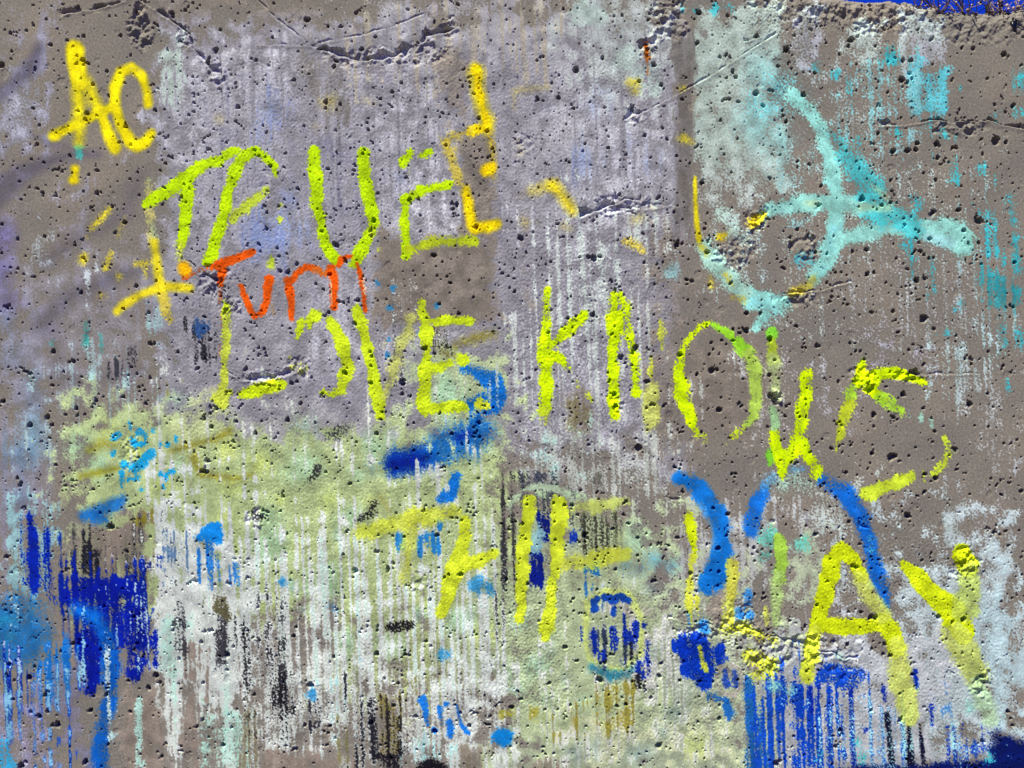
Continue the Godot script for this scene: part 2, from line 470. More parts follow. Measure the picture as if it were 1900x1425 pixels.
	worn("9fd0d0", 600, 1310, 680, 1425, 20, 40, 1.5, 1.0, 0.9, -0.4, 0.9)
	worn("9fd0d0", 720, 1370, 830, 1440, 20, 24, 1.5, 1.0, 0.9, -0.2, 0.9)
	worn("746a38", 700, 1280, 740, 1425, 8, 30, 1.4, 0.7, 0.7, 0.6, 0.92)
	worn("7a7136", 728, 1280, 775, 1360, 8, 24, 1.4, 1.1, 0.5, -0.1, 0.9)
	worn("7d7350", 620, 1330, 660, 1420, 10, 24, 1.4, 1.0, 0.7, 0.1, 0.9)
	worn("8a8420", 910, 1300, 965, 1345, 14, 12, 1.0, 0.4, 0.6, 0.6, 0.85)
	worn("8c8228", 980, 1310, 1005, 1340, 8, 12, 1.0, 0.5, 0.5, 0.8, 0.85)
	worn("857d38", 1055, 1270, 1180, 1345, 30, 24, 1.2, 1.2, 0.8, -0.5, 0.85)
	worn("7f7468", 860, 1390, 890, 1440, 10, 14, 1.0, 0.5, 0.5, 0.9, 0.9)
	worn("80766c", 970, 1410, 1060, 1440, 20, 10, 1.0, 0.5, 0.5, 0.9, 0.85)
	clouds("90a8a0", [1090, 1385, 30, 1180, 1400, 30, 1230, 1360, 24, 1250, 1320, 30, 1020, 1210, 18, 1050, 1260, 22], [26.0, 0.6, 0.4, 0.5, 0.6, 0.85])
	clouds("9fc8ae", [970, 1150, 26, 1000, 1230, 30, 960, 1280, 26, 1220, 1210, 22, 1080, 1300, 24], [26.0, 0.6, 0.3, 0.4, 0.5, 0.75])
	clouds("b9cb72", [1010, 1330, 24, 1290, 1385, 34, 1120, 1340, 20, 1240, 1300, 20, 990, 1180, 18], [26.0, 0.6, 0.3, 0.4, 0.5, 0.8])
	clouds("8fa3a0", [1210, 1090, 30, 1180, 1060, 26, 1030, 1110, 18, 1010, 1195, 14, 1200, 1395, 30, 1060, 1400, 30], [24.0, 0.6, 0.3, 0.4, 0.5, 0.8])
	worn("8b9790", 1225, 1250, 1330, 1330, 30, 30, 1.0, 0.7, 0.6, 0.2, 0.7)
	worn("8c8580", 1150, 1105, 1250, 1160, 30, 22, 0.9, 0.5, 0.7, 0.3, 0.7)


func mark_late():
	worn("cacdc8", 950, 1130, 1340, 1430, 40, 120, 1.4, 1.3, 0.35, -0.6, 0.9)
	worn("8a967e", 950, 1150, 1340, 1430, 40, 120, 1.4, 1.2, 0.35, -1.5, 0.8)
	worn("857d30", 1050, 1260, 1190, 1345, 30, 30, 1.3, 1.1, 0.6, -0.3, 0.85)


func mark(part_name: String, label: String, colour: String, strokes: Array, o: Array, word := -1):
	parts.append([parts.size() + 1, part_name, label, word])
	more(colour, strokes, o)


func more(colour: String, strokes: Array, o: Array):
	for s in strokes:
		var fat: Array = s.duplicate()
		if o == LIME:
			stroke(colour, s, [15.0, 0.4, 0.0, 0.15, 0.5, 0.28])
		for k in range(2, fat.size(), 3):
			fat[k] = fat[k] * (float(o[6]) if o.size() > 6 else 1.1) + 0.8
		stroke(colour, fat, o, parts.size())


func word(label: String) -> int:
	words.append(label)
	return words.size() - 1


func paint_marks():
	mark("rust_stain", "orange rust streak running down from a small hole, upper middle", "b0560c", [[1199, 84, 4, 1200, 98, 3.5, 1201, 112, 3, 1202, 136, 2]], [4.0, 0.9, 0.1, 0.6, 1.4, 0.97])
	clouds("d8d4cc", [1193, 92, 3], [3.0, 1.0, 0.0, 0.5, 1.4, 0.95])
	mark_late()
	# ---- blacks
	clouds("2b2a30", [245, 652, 12, 250, 672, 10], [16.0, 0.8, 0.8, 0.9, 0.4, 0.9])
	worn("26262c", 340, 600, 410, 690, 8, 30, 1.8, 1.2, 1.1, -0.1, 0.95)
	worn("2a4a80", 362, 590, 388, 630, 8, 14, 1.0, 0.6, 0.6, 0.7, 0.9)
	worn("b9beba", 275, 650, 345, 720, 12, 30, 1.8, 1.3, 1.1, -0.4, 0.95)
	worn("2c2b34", 195, 665, 235, 705, 10, 16, 1.6, 1.4, 0.9, -0.6, 0.9)
	worn("8fb3b4", 272, 560, 300, 650, 8, 24, 1.5, 0.6, 1.1, 0.1, 0.85)
	worn("36363c", 110, 965, 285, 1090, 30, 40, 1.4, 0.7, 0.8, 0.1, 0.92)
	worn("22232c", 148, 985, 188, 1085, 8, 30, 1.6, 0.6, 0.9, 0.9, 0.97)
	worn("2a2b34", 215, 1040, 285, 1130, 14, 24, 1.6, 1.2, 0.9, 0.1, 0.95)
	worn("7d726b", 195, 955, 250, 1040, 14, 24, 1.2, 0.6, 0.8, 0.4, 0.9)
	worn("c3c6c0", 180, 1010, 300, 1100, 10, 40, 1.9, 1.5, 0.9, -1.0, 0.95)
	worn("33323a", 325, 1070, 346, 1225, 4, 40, 1.7, 0.6, 1.0, 0.2, 0.95)
	worn("33323a", 402, 1090, 420, 1225, 5, 40, 1.7, 0.6, 1.1, 0.3, 0.95)
	worn("54513a", 395, 1085, 425, 1140, 8, 16, 1.4, 0.6, 0.9, 0.4, 0.9)
	worn("2c2a30", 445, 1150, 540, 1330, 20, 60, 1.9, 1.0, 1.5, -0.6, 0.95)
	worn("201e24", 495, 1262, 548, 1330, 12, 18, 1.9, 0.7, 1.3, 0.3, 0.95)
	worn("24222a", 565, 1310, 600, 1370, 8, 20, 1.8, 0.9, 1.1, 0.2, 0.95)
	worn("22212a", 655, 1300, 745, 1425, 14, 40, 1.9, 1.1, 1.2, -0.1, 0.95)
	worn("1e1c24", 700, 1398, 745, 1440, 10, 12, 1.8, 0.5, 1.1, 0.9, 0.97)
	stroke("1a1920", [785, 1432, 16, 800, 1418, 12, 815, 1430, 16], [6.0, 1.4, 0.1, 0.7, 1.4, 1.0])
	worn("2c2c30", 925, 850, 962, 1120, 8, 60, 1.9, 0.9, 1.3, 0.1, 0.95)
	worn("35342e", 1075, 945, 1150, 1040, 14, 30, 1.7, 0.8, 1.3, 0.1, 0.92)
	worn("4a4840", 1095, 850, 1125, 920, 10, 20, 1.4, 0.6, 1.0, 0.2, 0.85)
	worn("3a3c44", 955, 880, 1060, 960, 14, 20, 1.7, 0.7, 1.4, -0.1, 0.92)
	worn("343848", 990, 870, 1020, 900, 8, 10, 1.2, 0.4, 0.8, 0.6, 0.9)
	worn("34333c", 720, 550, 780, 730, 14, 40, 1.9, 1.1, 1.5, -0.7, 0.92)
	worn("c0c4c0", 720, 510, 790, 720, 14, 40, 1.9, 1.0, 1.6, -1.4, 0.92)
	worn("2c2a22", 800, 600, 838, 650, 8, 14, 1.7, 1.0, 1.2, 0.1, 0.92)
	worn("c0c4bc", 805, 600, 850, 640, 8, 14, 1.8, 1.2, 1.2, -0.6, 0.92)
	parts_of_black()
	# ---- deep and bright blues of the left
	worn("8ab4ba", 22, 950, 110, 1120, 14, 30, 1.4, 0.7, 0.9, 0.6, 0.92)
	mark("blue_patch", "deep blue patch with ragged runs, halfway down the left side", "03249a", [[52, 965, 10, 60, 1010, 16, 66, 1080, 18], [88, 985, 6, 92, 1050, 8, 98, 1110, 8]], BLUE_DRY)
	worn("042090", 96, 1020, 135, 1190, 10, 40, 1.6, 1.1, 0.8, 0.0, 0.95)
	worn("042090", 120, 1065, 290, 1240, 10, 40, 1.5, 1.0, 0.6, 0.5, 0.97)
	mark("blue_patch", "broad navy patch running down into drips, lower left corner", "041c92", [[135, 1075, 10, 150, 1090, 22, 190, 1100, 26, 230, 1095, 22], [150, 1110, 30, 200, 1150, 40, 240, 1160, 40, 265, 1150, 14], [165, 1190, 30, 168, 1280, 14], [230, 1180, 26, 262, 1190, 20], [265, 1200, 5, 268, 1230, 4], [278, 1180, 5, 288, 1232, 3], [288, 1170, 4, 291, 1228, 3], [240, 1200, 12, 250, 1250, 16]], [9.0, 1.3, 0.5, 0.7, 1.2, 1.0])
	worn("a8bfc6", 180, 1090, 290, 1250, 8, 40, 1.9, 1.4, 0.9, -1.5, 0.95)
	more("0d69cc", [[140, 1130, 14, 172, 1144, 20, 192, 1165, 16]], [18.0, 0.5, 0.1, 0.3, 0.9, 0.95])
	more("0a55b4", [[196, 1170, 14, 208, 1215, 14, 205, 1290, 14, 192, 1340, 16, 186, 1430, 18]], [10.0, 0.8, 0.5, 0.5, 1.2, 0.97])
	worn("877b74", 88, 1135, 132, 1210, 10, 20, 1.0, 0.5, 0.5, 0.9, 0.85)
	worn("857a78", 232, 1170, 252, 1240, 6, 16, 1.0, 0.5, 0.6, 0.6, 0.85)
	mark("blue_patch", "round teal blue patch in the lower left corner", "1a68b0", [[-10, 1160, 40, 40, 1160, 42, 60, 1180, 34, 40, 1200, 40, -10, 1200, 40], [40, 1115, 14, 70, 1122, 12]], [26.0, 0.6, 0.4, 0.5, 1.1, 0.9])
	more("2a92bc", [[0, 1150, 14, 30, 1150, 12], [20, 1180, 14], [60, 1130, 10]], [16.0, 0.5, 0.2, 0.4, 0.5, 0.75])
	worn("a5c2c2", 20, 1120, 62, 1165, 10, 12, 1.3, 0.3, 1.2, -0.6, 0.85)
	worn("0830a4", -20, 1220, 100, 1350, 20, 30, 1.6, 1.3, 0.6, 0.4, 0.97)
	worn("1a70c8", 62, 1195, 135, 1310, 14, 30, 1.3, 0.8, 0.5, 0.9, 0.92)
	worn("b3bcc8", 20, 1230, 90, 1440, 14, 40, 1.5, 1.3, 0.8, -0.3, 0.9)
	worn("8f8aa6", -30, 1310, 110, 1440, 20, 30, 1.0, 0.7, 0.6, 0.4, 0.8)
	worn("77748a", 95, 1240, 165, 1440, 14, 40, 1.2, 0.9, 0.6, 0.6, 0.85)
	worn("1040b0", -20, 1280, 150, 1450, 20, 40, 1.6, 1.3, 0.6, -0.6, 0.92)
	worn("7fb4cc", -20, 1240, 130, 1450, 20, 40, 1.6, 1.3, 0.5, -1.0, 0.9)
	worn("2e9fd0", -20, 1370, 30, 1440, 12, 14, 1.3, 0.5, 0.8, 0.6, 0.9)
	worn("8fc4d0", 150, 1120, 158, 1250, 3, 30, 1.8, 0.6, 1.2, -0.2, 0.9)
	worn("b4c8cc", 194, 1160, 206, 1425, 3, 60, 1.9, 0.5, 1.2, 0.2, 0.95)
	worn("a9c9cc", 203, 1330, 215, 1425, 4, 30, 1.7, 0.6, 1.0, 0.6, 0.95)
	worn("9fc8c0", 250, 1240, 268, 1425, 4, 40, 1.7, 0.6, 1.0, 0.2, 0.92)
	mark("blue_patch", "bright blue smear above the black stain on the left", "1a66b8", [[155, 958, 12, 180, 950, 14, 215, 935, 14, 228, 925, 8], [180, 960, 14, 195, 965, 10]], [12.0, 0.7, 0.1, 0.4, 1.1, 0.92])
	mark("blue_flecks", "flaking bright blue lines on the yellow green patch at the left", "1594d0", [[218, 808, 7, 212, 812, 6], [258, 800, 7, 268, 806, 5], [270, 812, 3, 270, 822, 2], [245, 815, 4, 252, 826, 4, 270, 822, 4], [241, 786, 3, 243, 798, 2], [210, 840, 6], [280, 842, 8, 270, 850, 6], [266, 858, 8, 250, 868, 9], [230, 862, 6], [226, 878, 4, 226, 905, 3], [236, 890, 4, 255, 886, 4], [250, 878, 4], [300, 880, 4], [308, 890, 2, 308, 882, 3, 320, 874, 3], [302, 903, 4], [262, 908, 3], [312, 825, 5], [298, 824, 3], [326, 812, 3, 326, 818, 2], [284, 798, 4]], [3.5, 1.3, 0.1, 0.9, 0.9, 0.95])
	mark("blue_patch", "small bright blue blot with drips over the white runs", "1478cc", [[385, 992, 12, 396, 984, 14, 400, 992, 12], [371, 1000, 7]], [5.0, 1.3, 0.2, 0.7, 1.4, 1.0])
	more("2270c4", [[369, 1020, 3, 370, 1080, 3], [388, 1010, 7, 391, 1060, 5, 393, 1095, 3], [403, 1030, 4, 408, 1090, 3], [438, 1050, 6, 441, 1088, 4], [425, 1050, 2, 428, 1085, 2]], [3.0, 1.5, 0.5, 0.9, 0.8, 0.97])
	worn("4a6a92", 308, 1005, 348, 1060, 6, 20, 1.6, 1.3, 0.8, -0.1, 0.9)
	# ---- the blue mass in the middle
	mark("blue_patch", "large navy and bright blue patch left of centre, with a pale ring", "0a3c9c", [[735, 860, 22, 770, 852, 26, 795, 846, 22]], [16.0, 0.7, 0.2, 0.4, 1.4, 0.96])
	more("1460b4", [[795, 852, 24, 820, 828, 32, 870, 818, 32, 895, 800, 24]], [22.0, 0.65, 0.5, 0.5, 1.1, 0.93])
	more("0c62c0", [[862, 682, 5, 885, 690, 9, 912, 706, 12, 926, 736, 12, 920, 760, 9], [870, 752, 8, 895, 745, 12, 905, 760, 12], [890, 775, 8, 880, 785, 8]], [7.0, 1.0, 0.3, 0.7, 1.1, 0.95])
	worn("a9b892", 820, 790, 930, 880, 20, 20, 1.4, 1.2, 0.5, -1.5, 0.9)
	more("021c84", [[730, 862, 12, 765, 856, 16, 790, 850, 10], [790, 866, 8], [850, 812, 9, 870, 805, 8], [814, 868, 6]], [14.0, 0.6, 0.2, 0.5, 0.9, 0.9])
	more("0c62c0", [[846, 882, 7, 840, 910, 11, 820, 926, 8]], [6.0, 1.0, 0.3, 0.6, 1.3, 0.95])
	worn("b4bdbb", 850, 800, 895, 870, 6, 24, 1.8, 1.4, 1.1, -0.7, 0.92)
	worn("b4bab4", 775, 866, 830, 900, 6, 12, 1.6, 1.2, 0.9, 0.0, 0.92)
	worn("b0bcb8", 908, 700, 922, 770, 4, 20, 1.6, 0.9, 1.2, -0.4, 0.9)
	stroke("bccb9c", [797, 838, 3, 799, 818, 3, 815, 810, 3, 832, 816, 3, 840, 830, 3, 841, 845, 2.5], [4.0, 0.9, 0.2, 0.7, 0.9, 0.9])
	stroke("3c7cb0", [824, 836, 2, 816, 828, 2, 810, 838, 2, 818, 846, 2, 830, 842, 2], [3.0, 0.9, 0.1, 0.6, 0.9, 0.9])
	mark("blue_flecks", "small blue flecks beside the word LOVE", "2b7fb8", [[724, 571, 5], [810, 567, 5], [729, 535, 4], [719, 658, 4], [722, 630, 2], [778, 617, 3], [700, 526, 4]], [3.5, 1.2, 0.1, 0.9, 1.2, 0.95])
	mark("blue_patch", "blue streaks inside the letter T of the word THE", "2274bc", [[738, 998, 8, 744, 1012, 7], [776, 1005, 6, 776, 1030, 8], [800, 1000, 12, 805, 1020, 10], [820, 972, 5, 821, 982, 4]], [6.0, 1.3, 1.0, 0.8, 0.6, 0.95])
	mark("blue_patch", "scattered blue dabs below the middle of the wall", "2f86c0", [[615, 1125, 12, 622, 1135, 8], [662, 1145, 4, 666, 1165, 3], [667, 1210, 2.5, 669, 1225, 2], [577, 1288, 8], [525, 1080, 8], [820, 1215, 14], [880, 1085, 14, 910, 1090, 10]], [8.0, 0.8, 0.6, 0.7, 0.4, 0.9])
	mark("blue_patch", "bright blue runs on white near the bottom of the wall", "1c6fd0", [[785, 1300, 9, 790, 1316, 5, 794, 1345, 3], [816, 1312, 4, 820, 1345, 2], [834, 1340, 6, 836, 1366, 5], [848, 1308, 3, 854, 1340, 3, 868, 1360, 4], [806, 1355, 5], [828, 1306, 4]], [3.5, 1.5, 0.4, 0.8, 1.0, 0.97])
	mark("blue_dot", "round bright blue spray dot at the bottom of the wall", "1278c8", [[932, 1368, 18]], [7.0, 0.8, 0.1, 0.5, 1.6, 1.0])
	# ---- lower middle: dark blue bits between the letters
	worn("0a1a70", 1001, 962, 1020, 1005, 5, 10, 1.5, 0.6, 0.9, 1.0, 0.97)
	worn("0a1a78", 985, 1020, 1018, 1085, 6, 12, 1.5, 0.8, 0.9, 0.9, 0.97)
	worn("12309a", 1054, 988, 1072, 1010, 6, 8, 1.4, 0.6, 1.0, 0.7, 0.95)
	worn("1c5fa0", 1080, 1045, 1108, 1066, 7, 8, 1.3, 0.4, 0.9, 0.9, 0.92)
	worn("88b4b8", 985, 980, 1008, 1026, 6, 10, 1.3, 0.5, 0.9, 0.6, 0.9)
	worn("2460a4", 1055, 1055, 1105, 1110, 10, 18, 1.6, 1.4, 1.0, -0.6, 0.92)
	worn("2658b0", 1046, 1115, 1056, 1140, 4, 8, 1.4, 0.8, 0.9, 0.2, 0.92)
	clouds("6aa9bc", [1215, 1040, 26, 1245, 1050, 22, 1190, 1055, 16, 1160, 1050, 16], [26.0, 0.6, 0.1, 0.4, 0.7, 0.9])
	clouds("b0c488", [1240, 1035, 14, 1150, 1000, 20, 1185, 990, 16], [20.0, 0.6, 0.1, 0.4, 0.4, 0.8])
	mark("painted_ring", "worn lime and mint oval ring filled with navy streaks, below the word THE", "bccb74", [[1090, 1122, 8, 1110, 1106, 6, 1145, 1098, 6, 1175, 1110, 5, 1190, 1150, 4, 1188, 1210, 5, 1160, 1240, 5, 1125, 1242, 5, 1095, 1222, 5, 1085, 1180, 4, 1090, 1122, 5]], [6.0, 0.9, 0.2, 0.6, 1.5, 0.95])
	more("2f7890", [[1098, 1238, 10, 1130, 1254, 12, 1165, 1250, 10, 1185, 1232, 6]], [12.0, 0.7, 0.2, 0.4, 0.9, 0.92])
	more("26304c", [[1110, 1180, 14, 1150, 1190, 20, 1170, 1215, 14, 1130, 1215, 14]], [14.0, 1.4, 1.0, 0.9, -0.1, 0.92])
	more("14409c", [[1100, 1118, 6, 1108, 1110, 5], [1122, 1108, 5, 1138, 1112, 7, 1150, 1106, 6, 1166, 1114, 5], [1100, 1132, 4, 1106, 1130, 4], [1138, 1140, 3, 1140, 1128, 3]], [3.5, 1.4, 0.3, 0.7, 1.2, 0.97])
	more("0e2a94", [[1078, 1165, 4, 1080, 1188, 4], [1100, 1175, 7, 1102, 1205, 9], [1138, 1170, 8, 1140, 1200, 9], [1158, 1145, 3, 1160, 1170, 3], [1165, 1175, 6, 1172, 1200, 6], [1180, 1160, 5, 1178, 1180, 4], [1198, 1160, 6], [1115, 1215, 6, 1118, 1240, 4], [1150, 1215, 5, 1152, 1236, 4], [1186, 1235, 6, 1190, 1255, 5], [1202, 1190, 3, 1204, 1250, 2]], [4.0, 1.6, 0.8, 1.1, 0.8, 0.97])
	more("22222a", [[1184, 1255, 5, 1188, 1275, 5], [1170, 1195, 4, 1172, 1215, 4], [1118, 1230, 3, 1118, 1245, 3]], [4.0, 1.6, 0.8, 1.1, 0.5, 0.95])
	more("2f7890", [[1105, 1240, 8, 1130, 1254, 9, 1160, 1252, 8]], [12.0, 0.6, 0.2, 0.4, 0.6, 0.9])
	# ---- blue arcs behind the word WAY
	mark("painted_arc", "bright blue arc hanging down in front of the word WAY", "1670cc", [[1262, 890, 10, 1295, 902, 16, 1322, 935, 16, 1335, 975, 15, 1342, 1025, 16, 1330, 1060, 22, 1316, 1085, 18]], [7.0, 0.8, 0.3, 0.5, 1.5, 1.0])
	more("5a9ad4", [[1300, 935, 6, 1322, 980, 6, 1328, 1010, 5]], [8.0, 0.6, 0.2, 0.4, 0.6, 0.7])
	worn("90847c", 1310, 1105, 1340, 1160, 8, 14, 1.0, 0.4, 0.5, 1.0, 0.85)
	mark("painted_arc", "bright blue arch between the W of KNOWS and the A of WAY", "1668cc", [[1418, 905, 10, 1402, 930, 13, 1396, 965, 12, 1395, 990, 8]], [7.0, 0.9, 0.3, 0.6, 1.3, 0.97])
	more("5f9fcc", [[1435, 888, 14, 1420, 900, 12], [1470, 872, 12, 1490, 870, 8]], [10.0, 0.7, 0.3, 0.6, 0.7, 0.85])
	more("1260c4", [[1526, 889, 12, 1560, 908, 15, 1584, 938, 15, 1603, 976, 14, 1616, 1016, 13, 1626, 1063, 12, 1640, 1095, 12, 1648, 1128, 5]], [7.0, 0.9, 0.3, 0.8, 1.3, 0.97])
	mark("blue_patch", "blue dabs under the W of WAY", "2c7ed0", [[1391, 1102, 8, 1388, 1118, 9], [1372, 1136, 11], [1394, 1140, 7], [1280, 1138, 6, 1280, 1158, 4], [1303, 1155, 9, 1306, 1168, 8]], [6.0, 1.1, 0.4, 0.9, 1.1, 0.95])
	mark("blue_patch", "deep blue quarter round patch under the W of WAY", "0630a4", [[1268, 1195, 14, 1290, 1192, 14, 1308, 1200, 12], [1272, 1200, 14, 1290, 1234, 22, 1306, 1258, 18], [1316, 1210, 12, 1318, 1245, 12], [1332, 1208, 10, 1332, 1228, 7]], [6.0, 1.3, 0.5, 0.9, 1.4, 0.97])
	more("1c3ea0", [[1346, 1245, 7, 1348, 1270, 7], [1362, 1248, 7, 1366, 1272, 6], [1346, 1222, 4]], [4.0, 1.2, 0.3, 0.7, 1.0, 0.92])
	more("1a5aa8", [[1318, 1292, 8, 1335, 1297, 8], [1348, 1305, 8, 1354, 1325, 8], [1385, 1265, 9, 1392, 1290, 10, 1392, 1320, 14, 1400, 1370, 13, 1410, 1435, 18]], [7.0, 1.1, 0.7, 0.8, 1.1, 0.95])
	stroke("a49d98", [1355, 1235, 4, 1375, 1245, 4, 1376, 1275, 4, 1360, 1290, 5, 1338, 1285, 4, 1330, 1268, 3], [5.0, 0.9, 0.2, 0.5, 1.2, 0.9])
	stroke("b8c040", [1298, 1202, 5, 1302, 1220, 4, 1308, 1238, 6, 1312, 1246, 4], [3.5, 1.4, 0.3, 0.9, 1.0, 0.95])
	# ---- lower right blues
	worn("1648b8", 1408, 1270, 1460, 1450, 18, 40, 1.5, 1.2, 0.6, 0.6, 0.95)
	worn("1a46b4", 1440, 1255, 1470, 1290, 10, 14, 1.5, 0.8, 1.2, 0.1, 0.92)
	worn("0a3cb0", 1460, 1265, 1570, 1450, 20, 30, 1.6, 1.0, 0.9, 0.4, 0.97)
	worn("1044b4", 1560, 1290, 1680, 1450, 20, 40, 1.7, 1.2, 0.9, -0.7, 0.95)
	mark("blue_patch", "royal blue patch with thin drips, below the A of WAY", "0c40b4", [[1525, 1255, 10, 1545, 1245, 16, 1560, 1260, 14], [1575, 1250, 14, 1590, 1250, 12, 1580, 1270, 12]], [6.0, 1.2, 0.4, 1.0, 1.1, 0.95])
	more("0828a0", [[1578, 1280, 4, 1580, 1330, 4, 1584, 1425, 3], [1504, 1275, 4, 1508, 1320, 5], [1520, 1270, 3, 1522, 1300, 2], [1638, 1275, 4, 1642, 1300, 4], [1697, 1245, 4, 1700, 1275, 4], [1728, 1312, 6, 1730, 1345, 4], [1758, 1350, 5, 1762, 1425, 4], [1770, 1350, 4, 1774, 1425, 4], [1786, 1345, 4, 1786, 1365, 4], [1605, 1355, 5]], [3.5, 1.6, 0.4, 1.1, 0.8, 0.95])
	more("12122c", [[1645, 1325, 4, 1650, 1370, 4, 1656, 1430, 5], [1686, 1340, 3, 1688, 1380, 5, 1690, 1430, 8], [1707, 1345, 3, 1712, 1400, 4, 1716, 1430, 5]], [3.0, 1.6, 0.3, 1.0, 1.1, 0.97])
	worn("1a3ea8", 1760, 1350, 1840, 1425, 20, 20, 1.7, 1.1, 1.4, -0.2, 0.92)
	worn("2f6fb4", 1720, 1280, 1780, 1380, 20, 30, 1.4, 1.2, 0.8, -0.2, 0.85)
	mark("blue_band", "dark navy band along the bottom right corner", "0a1a5c", [[1850, 1368, 10, 1885, 1390, 16, 1920, 1410, 20], [1860, 1395, 20, 1920, 1440, 26], [1700, 1440, 20, 1760, 1432, 16, 1840, 1428, 18, 1900, 1440, 26], [1560, 1440, 14, 1700, 1440, 16]], [10.0, 0.8, 0.2, 0.5, 1.5, 1.0])
	worn("9fd4d4", 1500, 1300, 1830, 1425, 40, 30, 1.7, 0.9, 1.5, -1.3, 0.92)
	clouds("40b8c0", [1835, 1407, 12, 1520, 1400, 8, 1600, 1405, 8, 1590, 1375, 8], [10.0, 1.0, 0.3, 0.9, 0.4, 0.9])
	clouds("83bfb4", [1800, 1312, 18, 1866, 1330, 8, 1440, 1275, 14, 1470, 1278, 10, 1560, 1220, 10, 1437, 1170, 8], [12.0, 0.8, 0.2, 0.7, 0.6, 0.85])
	clouds("5fbfae", [1425, 1000, 18, 1420, 1030, 14, 1440, 1060, 10, 1484, 1010, 12, 1616, 1000, 6, 1618, 1020, 6], [12.0, 0.9, 0.2, 0.8, 0.7, 0.9])
	clouds("9fc4b4", [1470, 890, 24, 1450, 895, 20, 1500, 895, 16], [14.0, 0.8, 0.2, 0.9, 0.5, 0.85])
	# ---- turquoise of the upper right
	clouds("83c0c2", [1500, 290, 40, 1560, 240, 36, 1600, 300, 40, 1640, 350, 30, 1480, 330, 30, 1740, 430, 40, 1620, 420, 30], [50.0, 0.6, 0.5, 0.7, -0.1, 0.75])
	clouds("86bfc0", [1420, 130, 50, 1400, 230, 50, 1450, 260, 40], [40.0, 0.5, 0.2, 0.4, 0.6, 0.7])
	clouds("70c4cc", [1445, 165, 34, 1475, 185, 28, 1430, 200, 30, 1400, 190, 20, 1470, 150, 18], [26.0, 0.7, 0.2, 0.8, 0.6, 0.9])
	worn("5cbccb", 1690, 120, 1768, 225, 10, 16, 1.5, 0.5, 1.1, 0.6, 0.95)
	worn("7fb6bc", 1640, 130, 1720, 220, 16, 20, 1.6, 0.7, 1.3, -0.5, 0.9)
	worn("7fb6bc", 1570, 110, 1640, 190, 14, 24, 1.6, 0.8, 1.2, -0.2, 0.9)
	worn("84b4bc", 1660, 230, 1700, 320, 14, 24, 1.6, 0.8, 1.4, -0.6, 0.9)
	mark("turquoise_flecks", "scattered flakes of turquoise paint in the upper right", "3fb0bc", [[1650, 103, 12, 1662, 112, 8], [1513, 124, 12], [1550, 140, 8], [1755, 248, 14, 1762, 256, 10], [1666, 242, 9], [1672, 252, 4], [1718, 232, 5], [1572, 148, 5, 1576, 185, 3], [1581, 196, 3], [1894, 208, 10], [1892, 140, 8, 1894, 165, 8], [1818, 308, 4, 1818, 320, 3], [1847, 325, 4, 1848, 338, 3], [1765, 300, 5, 1775, 340, 3], [1845, 215, 6, 1848, 224, 4], [1785, 165, 5], [1735, 292, 4], [1592, 258, 10, 1594, 280, 8], [1280, 18, 10, 1290, 20, 8], [1330, 14, 12, 1350, 14, 8]], [12.0, 1.4, 0.5, 1.0, 0.7, 0.95])
	mark("turquoise_streaks", "vertical turquoise streaks at the right edge of the wall", "3aaab8", [[1806, 380, 4, 1822, 400, 8, 1830, 440, 6, 1834, 470, 5], [1840, 390, 8, 1846, 430, 7, 1850, 468, 6], [1872, 365, 8, 1878, 410, 8], [1884, 440, 9, 1888, 480, 9, 1892, 502, 8], [1838, 500, 5, 1845, 535, 8, 1890, 540, 10], [1822, 490, 5, 1822, 525, 8], [1864, 465, 5, 1864, 490, 4], [1726, 480, 4, 1728, 515, 6, 1733, 540, 5, 1724, 550, 4], [1690, 440, 10, 1692, 470, 6, 1694, 510, 5], [1675, 455, 7], [1770, 575, 4], [1700, 370, 8, 1708, 390, 6], [1791, 562, 5], [1738, 622, 8, 1760, 618, 8], [1895, 620, 8, 1898, 640, 8], [1858, 605, 5, 1866, 640, 3], [1870, 705, 6, 1872, 720, 8]], TURQ_DRY)
	worn("2f8c96", 1830, 520, 1910, 570, 20, 14, 1.3, 0.6, 0.9, 0.1, 0.85)
	mark("turquoise_streaks", "short turquoise drips below the yellow dabs at the left", "3f9f9a", [[159, 598, 5, 160, 640, 5], [186, 620, 2, 189, 650, 4], [97, 635, 4, 98, 648, 3], [146, 274, 8, 147, 284, 6]], [5.0, 1.0, 0.4, 0.8, 1.0, 0.9])
	more("9cc4c4", [[160, 645, 4, 166, 680, 3, 168, 700, 2], [169, 625, 1.5, 170, 700, 1.5], [57, 690, 6, 60, 720, 6], [235, 690, 3, 232, 715, 3]], [4.0, 1.2, 0.6, 1.3, -0.2, 0.85])
	# the big loop
	mark("painted_loop", "large pale turquoise loop like a leaning teardrop, upper right", "8ed2cb", [[1475, 180, 16, 1495, 196, 14, 1515, 222, 13, 1530, 256, 12, 1542, 303, 11, 1550, 355, 10, 1551, 385, 10, 1550, 416, 11, 1541, 455, 13, 1528, 495, 13, 1511, 518, 11], [1455, 562, 14, 1427, 562, 18, 1400, 556, 18, 1380, 545, 14], [1450, 562, 6, 1452, 580, 4], [1420, 585, 12, 1405, 605, 6]], TURQ)
	more("a3d0c2", [[1378, 545, 13, 1361, 527, 13, 1338, 506, 13, 1316, 476, 12, 1304, 455, 9]], TURQ)
	more("7fc6cc", [[1395, 560, 10, 1420, 566, 12, 1440, 580, 9], [1548, 430, 8, 1542, 455, 8], [1525, 497, 8]], [12.0, 0.8, 0.2, 0.7, 0.5, 0.85])
